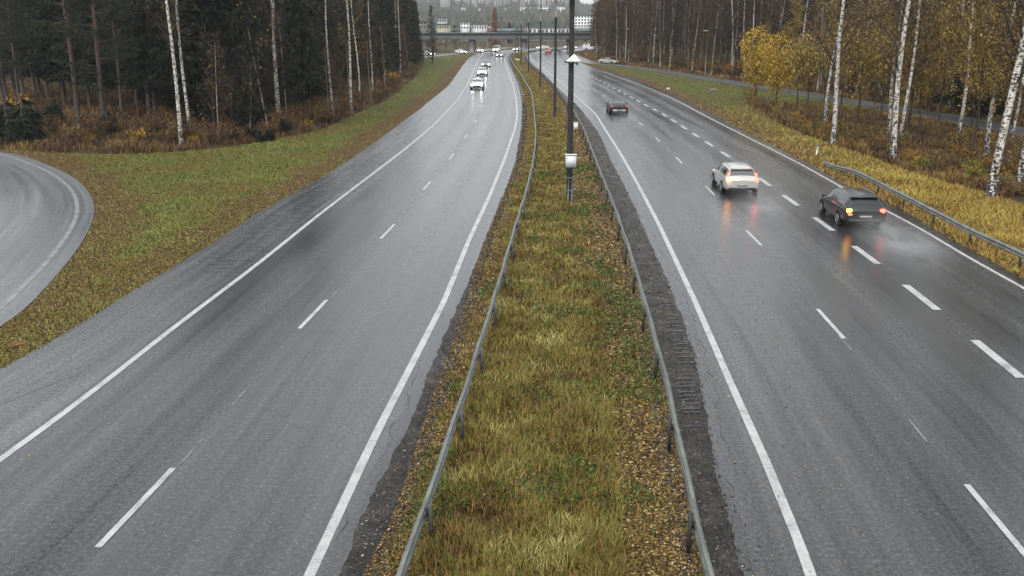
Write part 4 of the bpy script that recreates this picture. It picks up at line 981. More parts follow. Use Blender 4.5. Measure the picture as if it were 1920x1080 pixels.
for i in range(20):
    a = 390 + 390 * (i + rng.random()) / 20; j = np.interp(a, [-20, 130, 430, 530, 607, 659, 737, 789], [262, 272, 266, 248, 234, 208, 175, 130]); b = j - rng.random() * (22 if a < 600 else 9)
    tree_px('sapling', SAP[i % 2], a, b, 'thin bare sapling in the undergrowth at the edge of the left wood', 'thin saplings at the edge of the left wood', s=.7 + .6 * rng.random(), lean=(rng.normal() * .05, rng.normal() * .06))
k = 0
for i in range(90):
    a = -20 + 800 * rng.random(); j = np.interp(a, [-20, 130, 430, 530, 607, 659, 737, 789], [262, 272, 270, 250, 236, 210, 176, 131]); b = j - rng.random() ** 1.3 * (28 if a < 600 else 14)
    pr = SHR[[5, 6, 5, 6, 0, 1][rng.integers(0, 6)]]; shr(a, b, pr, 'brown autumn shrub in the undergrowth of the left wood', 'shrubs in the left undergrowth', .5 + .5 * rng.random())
for i in range(120):
    a = 1400 + 540 * rng.random(); top = np.interp(a, [1400, 1533, 1733, 1913], [196, 222, 258, 290]); bot = np.interp(a, [1400, 1467, 1560, 1667, 1717, 1817, 1919], [184, 232, 262, 298, 318, 345, 375]); b = top + (bot - top) * rng.random()
    pr = SHR[[0, 3, 0, 4, 1, 2, 3][rng.integers(0, 7)]]; shr(a, b, pr, 'autumn shrub in the brown undergrowth below the right birches', 'shrubs in the right undergrowth', .40 + .40 * rng.random())
for i in range(46):
    a = 1150 + 290 * rng.random(); b = np.interp(a, [1150, 1204, 1308, 1392, 1450], [118, 122, 138, 151, 160]) - 2 - 10 * rng.random()
    pr = SHR[[0, 3, 4][rng.integers(0, 3)]]; shr(a, b, pr, 'brown shrub on the bank beyond the service road', 'shrubs on the bank beyond the service road', 1. + .6 * rng.random())
# brush beyond the bridge
for i in range(64):
    pxx = 790 + 330 * ((i + rng.random()) / 64); y = 334 + 70 * rng.random()
    if pxx > 900: y = 425 + 40 * rng.random()
    x = (pxx - 960) / F * y; plant('bare_tree', BARE[[1, 3][i % 2]], x, y, 'low bare brown tree beyond the bridge', 'tree', 'bare trees beyond the bridge', s=.26 + .16 * rng.random())
x, y = (925 - 960) / F * 420, 420.; plant('young_tree', ORA, x, y, 'round orange tree seen under the bridge above the van', 'tree', None, s=1.25)
x, y = (929 - 960) / F * 395, 395.; plant('larch_tree', RUST, x, y, 'tall rust red conifer rising behind the bridge railing', 'tree', None, s=1.02)
x, y = (955 - 960) / F * 430, 430.; plant('spruce_tree', SPR[3], x, y, 'green conifer right of the rust red one behind the bridge', 'tree', None, s=.65)

# ------------------------------------------------------------------ grass, litter, undergrowth (uncountable)
def blades(name, mat, X, Y, h, w, label, cat, bend=.35, z=None):
    n = len(X); z = T(X, Y) if z is None else z
    az = rng.random(n) * 6.283; l = bend * h * (.3 + rng.random(n)) * np.where(rng.random(n) < .4, 2.3, 1.); dx, dy = np.cos(az), np.sin(az)
    B = np.column_stack([X, Y, z]); S = np.column_stack([-dy, dx, 0 * dx]) * (w / 2)[:, None]
    M = B + np.column_stack([dx * l * .35, dy * l * .35, h * .6]); Tp = B + np.column_stack([dx * l, dy * l, h * (.85 + .15 * rng.random(n))])
    V = np.stack([B - S, B + S, M + S * .75, M - S * .75, Tp], 1).reshape(-1, 3); i = np.arange(n)[:, None] * 5
    mb = MB(); mb.V.append(V); mb.n = len(V); mb.F4.append(i + np.array([[0, 1, 2, 3]])); mb.F3.append(i + np.array([[3, 2, 4]]))
    return tag(mb.obj(name, mat), label, cat, kind='stuff')
def leaves(name, mat, X, Y, size, label, lift=.02):
    C = np.column_stack([X, Y, T(X, Y) + lift * (.4 + rng.random(len(X)))]); mb = MB(); quads(mb, C, size, .0)
    V = mb.V[0].reshape(-1, 4, 3); m = V.mean(1, keepdims=True); V[..., 2] = m[..., 2] + (V[..., 2] - m[..., 2]) * .35; mb.V[0] = V.reshape(-1, 3)
    return tag(mb.obj(name, mat), label, 'leaves', kind='stuff')
def logY(n, a, b, p=1.0):
    u = rng.random(n)
    return a * (b / a) ** u if p == 1 else (a ** (1 - p) + u * (b ** (1 - p) - a ** (1 - p))) ** (1 / (1 - p))
# median
n = 330000; Y = logY(n, 9, 320, 1.25); g0 = L_grav(Y) - .12; r0 = R_rail(Y) - .05; u = rng.random(n); X = g0 + (r0 - g0) * u
wd = r0 - g0; cl = fbm(X * 1.3, Y * .9, 1); dens = np.where(u > .78, .10, np.where(u < .10, .35, 1.)) * (.25 + 1.1 * sstep((cl - .3) * 4)); dens = np.where((u > .62) & (Y > 34), dens * .25, dens)
k = rng.random(n) < dens * .72; X, Y, u, cl = X[k], Y[k], u[k], cl[k]
h = (.07 + .26 * cl * rng.random(len(X)) ** .7) * np.where((u < .12) | (u > .85), .6, 1); wv = .0045 + .00055 * Y
blades('median_grass', M_MEDGR, X, Y, h * 1.1, wv * (.6 + .8 * rng.random(len(X))), 'tall mixed yellow, rust and green autumn grass filling the median', 'grass', .5)
n = 60000; Y = logY(n, 10, 60); g0 = L_grav(Y); r0 = R_rail(Y); X = g0 + (r0 - g0) * rng.random(n); cl = fbm(X * .8, Y * .55, 11); k = cl > .60; X, Y = X[k], Y[k]
mb = MB(); quads(mb, np.column_stack([X, Y, T(X, Y) + .03 + .14 * rng.random(len(X))]), .028 + .0009 * Y, .0); tag(mb.obj('median_weeds', M_WEED), 'patches of dark green weeds between the median grass', 'weeds', kind='stuff')
n = 210000; Y = logY(n, 9, 230, 1.2); g0 = L_grav(Y) - .25; r0 = R_rail(Y) + .12; u = 1 - rng.random(n) ** 1.6 * 1.; X = g0 + (r0 - g0) * u
k = rng.random(n) < np.where(u > .72, .95, np.where((u > .55) & (Y > 34), .8, .14)); X, Y = X[k], Y[k]
leaves('median_leaves', M_FALL, X, Y, .035 + .0010 * Y, 'fallen yellow and brown leaves along the right side of the median')
n = 50000; Y = logY(n, 9, 120, 1.2); X = L_grav(Y) - .3 + .7 * rng.random(n) ** 1.5; leaves('edge_leaves', M_FALL, X, Y, .03 + .0008 * Y, 'brown leaves along the left side of the median beside the gravel')
# stones, bark and leaf bits on the gravel strips
n = 26000; Y = logY(n, 9, 110, 1.1); sd2 = rng.random(n) < .5; X = np.where(sd2, L_asph(Y) + (L_grav(Y) - L_asph(Y)) * rng.random(n) ** .6, R_rail(Y) - .2 + (R_asph(Y) - R_rail(Y) + .25) * rng.random(n) ** 1.2)
mb = MB(); quads(mb, np.column_stack([X, Y, .012 + .015 * rng.random(n)]), .018 + .0008 * Y + .03 * rng.random(n) ** 4, .0); V = mb.V[0].reshape(-1, 4, 3); m_ = V.mean(1, keepdims=True); V[..., 2] = m_[..., 2] + (V[..., 2] - m_[..., 2]) * .4; mb.V[0] = V.reshape(-1, 3)
tag(mb.obj('gravel_bits', M_BITS), 'loose stones and leaf bits on the dark strips beside the median rails', 'gravel', kind='stuff')
# left verge
def scatter(n, pxr, pyr, test):
    px_ = pxr[0] + (pxr[1] - pxr[0]) * rng.random(n); py_ = pyr[0] + (pyr[1] - pyr[0]) * rng.random(n)
    r = np.stack([(px_ - 960) / F, math.cos(TH) + math.sin(TH) * (540 - py_) / F, -math.sin(TH) + math.cos(TH) * (540 - py_) / F])
    t = -CH / r[2]; X = r[0] * t; Y = r[1] * t; k = test(X, Y); return X[k], Y[k]
def on_left(X, Y):
    return (X < L_edge(Y) + .05) & ~in_poly(X, Y, LWpoly) & ((dist_line(X, Y, RAMP) > .05) & ~in_poly(X, Y, np.vstack([RAMP, [[-120, RAMP[-1, 1] + 3], [-120, RAMP[0, 1] + 3]]])))
X, Y = scatter(430000, (-60, 905), (100, 700), on_left)
lit, fl, _ = zones(X, Y); k = rng.random(len(X)) < 1 - .75 * lit; Xg, Yg = X[k], Y[k]
cl = fbm(Xg / 1.5, Yg / 1.5, 2)
blades('verge_grass', M_VERGE, Xg, Yg, (.04 + .09 * cl) * (.6 + .8 * rng.random(len(Xg))), .006 + .00042 * Yg, 'short green and tan grass of the left lawn and verge', 'grass', 1.0)
X, Y = scatter(170000, (-60, 905), (100, 700), on_left); lit, fl, _ = zones(X, Y); k = rng.random(len(X)) < .03 + .8 * lit + .25 * (Y < 42); leaves('verge_leaves', M_FALL, X[k], Y[k], .034 + .0006 * Y[k], 'brown leaves strewn along the left road edge and slip road')
# right verge
def on_right(X, Y): return (X > R_edge(Y) - .03) & (X < S_mid(Y) - 1.9) & ~in_poly(X, Y, RWpoly)
X, Y = scatter(430000, (1050, 2050), (104, 620), on_right); lit, fl, _ = zones(X, Y); yel = sstep((118 - Y + 25 * (fbm(X / 4, Y / 4, 7) - .5)) / 45)
kk = rng.random(len(X)) < 1 - .6 * lit; X, Y, yel = X[kk], Y[kk], yel[kk]; q = rng.random(len(X)) < yel
blades('straw_grass', M_VERGEY, X[q], Y[q], .06 + .18 * rng.random(q.sum()), .006 + .00040 * Y[q], 'golden dry grass between the exit lane and the right birches', 'grass', .8)
q = ~q; blades('verge_grass', M_VERGE, X[q], Y[q], .04 + .08 * rng.random(q.sum()), .006 + .00042 * Y[q], 'green grass of the right verge between exit lane and service road', 'grass', 1.)
X, Y = scatter(150000, (1050, 2050), (104, 620), on_right); lit, fl, _ = zones(X, Y); k = rng.random(len(X)) < .06 + .9 * lit + .3 * (fbm(X / 3, Y / 3, 4) > .55) * (Y < 120); leaves('verge_leaves', M_FALL, X[k], Y[k], .05 + .0009 * Y[k], 'yellow brown leaves strewn along the right road edge')
# undergrowth of both woods
X, Y = scatter(120000, (-60, 810), (100, 300), lambda X, Y: in_poly(X, Y, LWpoly)); cl = fbm(X / 2, Y / 2, 3); k = cl > .36; X, Y, cl = X[k], Y[k], cl[k]
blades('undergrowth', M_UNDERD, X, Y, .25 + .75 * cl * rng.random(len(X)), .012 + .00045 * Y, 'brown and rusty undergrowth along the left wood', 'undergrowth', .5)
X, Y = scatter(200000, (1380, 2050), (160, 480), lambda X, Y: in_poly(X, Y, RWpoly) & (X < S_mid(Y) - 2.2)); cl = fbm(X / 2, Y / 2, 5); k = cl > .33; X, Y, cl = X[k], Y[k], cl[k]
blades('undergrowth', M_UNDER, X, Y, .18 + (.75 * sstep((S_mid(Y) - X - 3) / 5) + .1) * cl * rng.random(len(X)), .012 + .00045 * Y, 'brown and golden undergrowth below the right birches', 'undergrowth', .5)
n = 40000; Y = logY(n, 70, 300); X = S_mid(Y) + 2.5 + 18 * rng.random(n) ** 1.2
blades('undergrowth', M_UNDER, X, Y, .2 + .5 * rng.random(n), .02 + .0006 * Y, 'brown undergrowth on the bank beyond the service road', 'undergrowth', .5)
# stray leaves and bits on the asphalt
n = 900; Y = logY(n, 10, 60); X = np.where(rng.random(n) < .5, L_edge(Y) + rng.random(n) ** 2 * 4, R_asph(Y) + .1 + rng.random(n) ** 2 * 2.5); mb = MB(); quads(mb, np.column_stack([X, Y, .012 + .01 * rng.random(n)]), np.full(n, .05), .0)
V = mb.V[0].reshape(-1, 4, 3); m_ = V.mean(1, keepdims=True); V[..., 2] = m_[..., 2] + (V[..., 2] - m_[..., 2]) * .2; mb.V[0] = V.reshape(-1, 3); tag(mb.obj('stray_leaves', M_FALL), 'stray pale leaves stuck to the wet asphalt shoulders', 'leaves', kind='stuff')

# ------------------------------------------------------------------ cars (built looking along +Y)
KEYS = dict(
 wagon=[(-2.32, .40, .78, .84, .80, .70), (-2.24, .30, .92, .99, .88, .72), (-2.12, .28, .96, 1.14, .90, .68), (-1.88, .26, .97, 1.47, .905, .62), (-1.2, .2, .97, 1.53, .91, .62), (.1, .2, .94, 1.53, .91, .62), (.5, .2, .93, 1.47, .91, .61), (1.22, .2, .91, .99, .90, .72), (2.0, .22, .80, .86, .88, .70), (2.25, .3, .62, .70, .80, .62), (2.32, .38, .52, .58, .72, .55)],
 sedan=[(-2.32, .40, .80, .88, .80, .70), (-2.24, .30, .94, 1.04, .88, .74), (-1.72, .28, .97, 1.08, .90, .70), (-1.05, .22, .97, 1.42, .905, .60), (-.55, .2, .96, 1.49, .91, .60), (.1, .2, .94, 1.49, .91, .60), (.5, .2, .93, 1.42, .91, .60), (1.22, .2, .91, .98, .90, .72), (2.0, .22, .80, .86, .88, .70), (2.25, .3, .62, .70, .80, .62), (2.32, .38, .52, .58, .72, .55)],
 van=[(-2.5, .45, 1.0, 1.3, .86, .78), (-2.45, .32, 1.1, 1.7, .94, .80), (-2.3, .28, 1.12, 2.05, .97, .80), (-1.2, .25, 1.12, 2.12, .98, .80), (.9, .25, 1.1, 2.10, .98, .80), (1.3, .25, 1.08, 1.98, .98, .78), (1.9, .25, 1.04, 1.16, .96, .82), (2.4, .3, .85, .95, .92, .74), (2.55, .4, .6, .68, .82, .66)])
def surf(kind):
    K = np.array(KEYS[kind]); n = 5
    s = np.concatenate([np.linspace(i, i + 1, n, endpoint=False) for i in range(len(K) - 1)] + [[len(K) - 1]])
    Q = np.stack([np.interp(s, np.arange(len(K)), K[:, j]) for j in range(6)], 1)
    for _ in range(2): Q[1:-1] = .25 * Q[:-2] + .5 * Q[1:-1] + .25 * Q[2:]
    rings = []
    for y, zb, bl, tp, w, wt in Q:
        half = [(0, zb), (w * .86, zb), (w * .99, zb + .14), (w, (zb + bl) * .52), (w * .975, bl), (wt + .02, tp - .05), (wt * .86, tp), (0, tp + .03)]
        a = np.array(half); t = np.arange(8); tt = np.linspace(0, 7, 29); h = np.stack([np.interp(tt, t, a[:, j]) for j in range(2)], 1)
        h[1:-1] = .25 * h[:-2] + .5 * h[1:-1] + .25 * h[2:]
        full = np.vstack([h, (h * [-1, 1])[-2:0:-1]]); rings.append(np.column_stack([full[:, 0], np.full(len(full), y), full[:, 1]]))
    return np.array(rings), Q
def patch(G, i0, i1, j0, j1, off=.008):
    a, b = G.shape[:2]; jj = np.arange(j0, j1 + 1) % b; P = G[i0:i1 + 1][:, jj]
    du = np.gradient(P, axis=0); dv = np.gradient(P, axis=1); N = np.cross(dv, du); N /= np.linalg.norm(N, axis=2, keepdims=True) + 1e-9
    c = P.mean((0, 1)) - np.array([0, P[..., 1].mean(), .7]); s = np.sign((N.mean((0, 1)) * c).sum()); return P + N * s * off
CARM = {}
def car_meshes(kind):
    if kind in CARM: return CARM[kind]
    G, Q = surf(kind); d = {}
    m = MB(); m.grid(G, True); b = G.shape[1]
    for i, o in ((0, 1), (len(G) - 1, -1)):
        cpt = G[i].mean(0); base = m.n; m.add(np.vstack([G[i], cpt]), np.array([[k, (k + 1) % b, b][::o] for k in range(b)]))
    d['body'] = m; ys = Q[:, 0]; iy = lambda y: int(np.argmin(np.abs(ys - y)))
    win = dict(wagon=(-1.98, 1.02, (-2.14, -1.90), (.56, 1.14)), sedan=(-1.2, 1.02, (-1.62, -1.10), (.56, 1.14)), van=(-.2, 1.72, (-2.42, -2.30), (1.36, 1.84)))[kind]
    for sgn in (0, 1):
        m = MB(); segs = [(win[0], -.95), (-.88, .12), (.19, win[1])] if kind == 'wagon' else ([(win[0], -.42), (-.35, win[1] - .75), (win[1] - .68, win[1])] if kind == 'sedan' else [(win[0], .7), (.8, win[1])])
        for a, c in segs:
            j0, j1 = (17, 20) if sgn == 0 else (b - 20, b - 17); i0, i1 = iy(a), iy(c)
            if i1 > i0: m.grid(patch(G, i0, i1, j0, j1))
        d['side_window' + '.' * sgn] = m
    m = MB(); m.grid(patch(G, iy(win[2][0]), iy(win[2][1]), 22, b - 22, .010)); d['rear_window'] = m
    m = MB(); m.grid(patch(G, iy(win[3][0]), iy(win[3][1]), 22, b - 22, .010)); d['windscreen'] = m
    d['_y'] = (ys[0], ys[-1]); CARM[kind] = d; return d
PAINT = {}
def paint(name, col, metal=.3, rough=.3):
    if name not in PAINT:
        PAINT[name] = simple(name, col, rough, metal, .06, 3, coat=(.15 if 'black' in name else .5))
    return PAINT[name]
_cache = {}
def cm(key, fn):
    if key not in _cache: _cache[key] = fn()
    return _cache[key]
def car(kind, col, px_, py_, f, direction, label, lights='tail', head=1., group=None, blink=None, anchor='rear', bright=1., ang=None, glassl=False, lane=True):
    d = car_meshes(kind); ya, yb = d['_y']; x, y = at(px_, py_)
    if ang is None:
        t = np.array([float(f(y + 3) - f(y - 3)), 6.]); t /= np.linalg.norm(t); t *= direction
    else: t = np.array([math.sin(ang), math.cos(ang)])
    off = -ya if anchor == 'rear' else (-yb if anchor == 'front' else 0)
    c = np.array([x, y]) + t * off
    root = empty('car' if kind != 'van' else 'van', (c[0], c[1], .005), label, 'car' if kind != 'van' else 'van', group, math.atan2(-t[0], t[1]))
    root.scale = (1, 1, 1 if kind == 'van' else .90)
    def part(name, mb, mat, parent=root, smooth=True, key=None):
        me = cm((kind, key or name, mat.name), lambda: mb().mesh(name, mat, smooth)); o = link(name.replace('.', ''), me, parent); return o
    body = part('body', lambda: d['body'], col)
    for k in ('side_window', 'side_window.'): part(k, (lambda k=k: d[k]), M_GLASS, smooth=True)
    part('rear_window', lambda: d['rear_window'], M_GLASSL if glassl else M_GLASS); part('windscreen', lambda: d['windscreen'], M_GLASSL if lights == 'head' else M_GLASS)
    wb = 1.36 if kind != 'van' else 1.55; w = .91 if kind != 'van' else .98; zr = .33
    def disc(x0, x1, r): 
        q = MB(); q.tube([(x0, 0, 0), (x1, 0, 0)], r, 22); return q
    for sx in (-1, 1):
        for sy in (-1, 1):
            a = part('wheel_arch', lambda: disc(-.012, .012, .385), M_DGREY); a.location = (sx * (w - .004), sy * wb, zr + .03)
            ty = part('wheel', lambda: disc(-.11, .11, .325), M_TYRE); ty.location = (sx * (w - .085), sy * wb, zr)
            def rim():
                q = MB(); 
                for k in range(5):
                    an = k * 1.2566; q.box((0, .11 * math.cos(an), .11 * math.sin(an)), (.012, .20, .05), rx=an)
                q.tube([(-.006, 0, 0), (.006, 0, 0)], .06, 12)
                th = np.linspace(0, 2 * np.pi, 21); q.tube(np.column_stack([0 * th, .205 * np.cos(th), .205 * np.sin(th)]), .018, 5, False); return q
            r_ = part('rim', rim, M_RIM, parent=ty, smooth=False); r_.location = (sx * .115, 0, 0)
        mi = part('mirror', lambda: (lambda q: q.tube([(0, .07, 0), (0, -.07, .01)], [.05, .085], 10))(MB()), col); mi.scale = (1.3, 1, .9); mi.location = (sx * (w + .09), .82 if kind != 'van' else 1.5, 1.0 if kind != 'van' else 1.15)
    # rear end
    def blob(sx, sy, sz):
        q = MB(); th = np.linspace(-np.pi / 2, np.pi / 2, 9); ph = np.linspace(0, 2 * np.pi, 17)
        p = lambda v, e: np.sign(v) * np.abs(v) ** e
        q.grid(np.stack([p(np.cos(th), .5)[:, None] * p(np.cos(ph), .5)[None] * sx, p(np.cos(th), .5)[:, None] * p(np.sin(ph), .5)[None] * sy, np.repeat(p(np.sin(th), .5)[:, None] * sz, 17, 1)], -1)); return q
    tz = .86 if kind != 'van' else 1.15
    tm = M_BRAKE if lights == 'brake' else (M_TAILD if lights in ('dim', 'off', 'head') else M_TAIL)
    for sx in (-1, 1):
        o = part('tail_light', lambda: blob(.12, .10, .11), M_BLINK if (blink == 'both' or blink == sx) else tm); o.location = (sx * .70, ya + .10, tz)
        if blink == sx:
            q = part('brake_lamp', lambda: blob(.12, .10, .06), M_BRAKE, parent=o); q.location = (.03, -.01, -.15)
        if kind == 'wagon' and glassl: 
            q = part('upper_lamp', lambda: blob(.05, .05, .16), tm, parent=o); q.location = (sx * .01 - .0, .13, .24)
        hl = M_HEAD if lights == 'head' else M_CAB
        o = part('headlight', lambda: blob(.17, .12, .075), hl); o.location = (sx * .60, yb - .16, .66 if kind != 'van' else .82)
    pl = part('bumper', lambda: (lambda q: q.box((0, 0, 0), (1.35, .10, .13)))(MB()), M_DGREY, smooth=False); pl.location = (0, ya + .03, .40)
    if lights == 'dim':
        pl = part('bumper_cover', lambda: (lambda q: q.box((0, 0, 0), (1.25, .06, .16)))(MB()), M_CAB, smooth=False); pl.location = (0, ya - .015, .50)
    pl = part('grille', lambda: (lambda q: q.box((0, 0, 0), (1.05, .08, .20)))(MB()), M_DGREY, smooth=False); pl.location = (0, yb - .015, .46)
    pl = part('number_plate', lambda: (lambda q: q.box((0, 0, 0), (.50, .02, .115)))(MB()), M_PLATE, smooth=False); pl.location = (0, ya - (.06 if lights == 'dim' else .02), .60 if kind == 'wagon' else .53)
    if kind == 'wagon':
        sp = part('roof_spoiler', lambda: (lambda q: q.box((0, 0, 0), (1.16, .22, .035)))(MB()), col, smooth=False); sp.location = (0, -1.93, 1.485)
        for sx in (-1, 1):
            rr = part('roof_rail', lambda: (lambda q: q.tube([(0, -1.5, 1.52), (0, -1.3, 1.57), (0, 0, 1.585), (0, .25, 1.53)], .018, 6))(MB()), M_RIM); rr.location.x = sx * .56
    return root
C_SIL = paint('silver_car_paint', (.50, .49, .46), .35); C_DARK = paint('dark_grey_car_paint', (.025, .028, .03), .3); C_BLK = paint('black_car_paint', (.008, .008, .009), 0., .45)
C_WHT = paint('white_car_paint', (.75, .74, .70), 0.); C_RED = paint('red_car_paint', (.35, .03, .03), .1); C_GRY = paint('grey_car_paint', (.20, .21, .22), .4)
car('wagon', C_SIL, 1391, 367, R_dash, 1, 'silver estate car with glowing tail lights, seen from behind in the middle departing lane', blink=-1, lights='brake', glassl=True)
car('wagon', C_DARK, 1621, 430, R_out, 1, 'dark grey estate car with roof rails in the exit lane beside the guard rail', blink=-1, lights='brake')
car('sedan', C_BLK, 1161, 216, R_in, 1, 'black car with silver bumper and plate, seen from behind farther up the departing lanes', 'dim', glassl=True)
GO = 'oncoming cars with headlights on'
car('sedan', C_WHT, 894, 168, L_dash, -1, 'pale oncoming car with bright headlights, nearest of the queue in the left lane', 'head', anchor='front', group=GO)
car('sedan', C_WHT, 904, 143, L_dash, -1, 'second pale oncoming car, directly behind the nearest one of the queue', 'head', anchor='front', group=GO)
car('sedan', C_GRY, 911, 126.5, L_dash, -1, 'third oncoming car of the queue, glare of headlights on the wet road', 'head', anchor='front', group=GO)
car('sedan', C_GRY, 936, 107, L_dash, -1, 'small oncoming car with two clear headlights right behind the lane dashes', 'head', anchor='front', group=GO)
car('van', C_WHT, 929, 98, L_dash, -1, 'white van with headlights under the bridge, below the orange tree', 'head', anchor='front', group=GO)
car('sedan', C_WHT, 901, 98.5, L_dash, -1, 'pale car with headlights just right of the left bridge pier', 'head', anchor='front', group=GO, ang=R(170))
car('sedan', C_WHT, 870, 101, L_dash, -1, 'pale car with headlights on the side road just left of the left bridge pier', 'head', anchor='front', group=GO, ang=R(150))
car('sedan', C_SIL, 812, 105, L_dash, -1, 'silver car with headlights on the side road beside the slim sparse spruce', 'head', anchor='front', group=GO, ang=R(135))
car('sedan', C_WHT, 966, 96, L_in, -1, 'pale car with headlights at the median tip by the middle bridge pier', 'head', anchor='front', group=GO, ang=R(200))
car('sedan', C_SIL, 1141, 120, S_mid, -1, 'silver car on the service road before the right wood', 'off', anchor='mid', ang=R(128))
car('sedan', C_RED, 1027, 101, R_dash, 1, 'red car driving away in the departing lanes just before the bridge')
car('sedan', C_SIL, 1036, 97, R_dash, 1, 'silver car just right beyond the red car under the bridge', ang=R(30))
car('sedan', C_WHT, 1057, 92, R_dash, 1, 'white car seen side on beyond the bridge, right of the red car', 'head', ang=R(80))
car('sedan', C_WHT, 1007, 92.5, L_in, -1, 'white car beyond the bridge, left of the red car', 'head', anchor='front', ang=R(245))
car('van', C_WHT, 1106, 94, R_dash, 1, 'white van beyond the bridge right of the dark sign cluster', 'off', ang=R(75), anchor='mid')

# ------------------------------------------------------------------ town on the hill beyond the bridge
M_WALLW = simple('white_render', (.72, .72, .72), .7, 0, .05, .3); M_WALLG = simple('grey_render', (.42, .43, .44), .7, 0, .08, .3); M_WALLP = simple('pinkish_render', (.50, .40, .37), .7, 0, .08, .3); M_WALLY = simple('yellow_render', (.42, .39, .28), .7, 0, .08, .3)
M_WALLD = simple('dark_brick', (.16, .13, .12), .7, 0, .2, .5)
M_WIN = simple('distant_window_glass', (.03, .035, .04), .15); M_ROOF = simple('roof_felt', (.10, .10, .11), .7)
def block(px0, px1, ytop, ybot, Y, wall, floors, colsn, label, depth=12., rz=0., roofm=None, balc=False, kind='apartment_block', grp='apartment blocks on the hill'):
    A = atY(px0, ybot, Y); B = atY(px1, ytop, Y); w = B[0] - A[0]; z0 = A[2]; h = B[2] - A[2]; cx = (A[0] + B[0]) / 2
    zg = float(T(cx, Y)); zb = min(z0, zg) - 1
    root = empty(kind, (cx, Y, zb), label, 'building', grp, rz); H = B[2] - zb
    m = MB(); m.box((0, depth / 2, H / 2), (w, depth, H)); m.obj('wall', wall, root)
    m = MB(); m.box((0, depth / 2, H + .2), (w + .6, depth + .6, .42)); m.obj('roof', roofm or M_ROOF, root)
    b0 = z0 - zb; fh = h / floors; cw = w / colsn; me = None
    q = MB(); q.box((0, 0, 0), (cw * .55, .12, fh * .5)); me = q.mesh('window', M_WIN); bm_ = None
    for i in range(floors):
        for j in range(colsn):
            if balc and j % 2:
                if bm_ is None:
                    q = MB(); q.box((0, 0, 0), (cw * .86, 1.3, fh * .38)); bm_ = q.mesh('balcony', M_WALLW if wall is not M_WALLW else M_WALLG)
                o = link('balcony', bm_, root); o.location = (-w / 2 + cw * (j + .5), -.66, b0 + fh * (i + .22))
            o = link('window', me, root); o.location = (-w / 2 + cw * (j + .5), -.03, b0 + fh * (i + .58))
block(1071, 1112, 29, 63, 520, M_WALLW, 6, 7, 'white six-storey block with rows of dark windows, right behind the bridge', 14, grp=None)
block(983, 1068, 53, 66, 450, M_WALLW, 1, 11, 'long low white building seen above the bridge railing between the lamp posts', 16, kind='hall', grp=None)
block(819, 842, 46, 56, 430, M_WALLY, 1, 5, 'low yellowish building behind the left end of the bridge', 10, kind='hall', grp=None)
block(863, 879, 42, 55, 440, M_WALLW, 2, 3, 'small white building left of the long white low roof', 8, kind='hall', grp=None)
block(884, 912, 46, 57, 450, M_WALLW, 1, 6, 'white low building with a dark window band left of the rust red tree', 12, kind='hall', grp=None)
block(914, 926, 44, 58, 455, M_WALLP, 2, 2, 'small pinkish house behind the foot of the rust red tree', 8, kind='house', grp=None)
block(820, 836, 34, 44, 470, M_WALLG, 1, 4, 'grey flat house above the low yellowish building', 10, kind='house', grp=None)
block(783, 800, 40, 54, 435, M_WALLD, 2, 3, 'dark low house at the far left of the bridge', 10, kind='house', grp=None)
ap = [(826, 842, -14, 3, M_WALLW), (852, 862, -6, 12, M_WALLG), (866, 880, -22, 12, M_WALLP), (884, 893, -10, 14, M_WALLG), (897, 909, -16, 9, M_WALLW), (911, 921, -26, 12, M_WALLP), (925, 941, -20, 10, M_WALLG), (944, 956, -30, 14, M_WALLG),
      (960, 972, -24, 14, M_WALLW), (975, 984, -28, 12, M_WALLP), (985, 998, -8, 12, M_WALLW), (1001, 1010, -20, 16, M_WALLG), (1011, 1024, -8, 13, M_WALLW), (1026, 1034, -24, 12, M_WALLP), (1036, 1050, -10, 14, M_WALLW), (1053, 1066, -16, 10, M_WALLG)]
where = ['leftmost of the tower blocks', 'narrow grey block second from the left', 'pinkish tall block', 'slim grey block', 'white block above the white low building', 'pinkish slim tower', 'grey block above the rust red tree', 'tall grey tower', 'tall white tower', 'slim pinkish tower near the thin lamp posts', 'white low block above the third lamp post', 'narrow grey tower', 'white block left of the forked lamp', 'slim pinkish tower behind the forked lamp', 'white block right of the forked lamp', 'grey block next to the nearest lamp post top']
for i, (a, b, t_, bo, wl) in enumerate(ap):
    block(a, b, t_, bo + 5, 1150 + 40 * (i % 3), wl, max(5, int((bo - t_) / 2.6)), 4 if b - a < 12 else 6, where[i] + ' on the hazy hill', 14, balc=True)
lowb = [(975, 995, 13, 19, 'above the third lamp post'), (1009, 1032, 12, 24, 'left of the forked lamp mast'), (1044, 1060, 12, 22, 'right of the forked lamp mast'), (862, 872, 14, 20, 'below the pinkish tall block'), (944, 950, 15, 24, 'below the tall grey tower'), (896, 905, 16, 22, 'below the white block')]
for a, b, t_, bo, w_ in lowb: block(a, b, t_, bo, 960, M_WALLW, 3, 5, 'low white terrace on the hillside ' + w_, 10, grp='white terraces on the hillside')
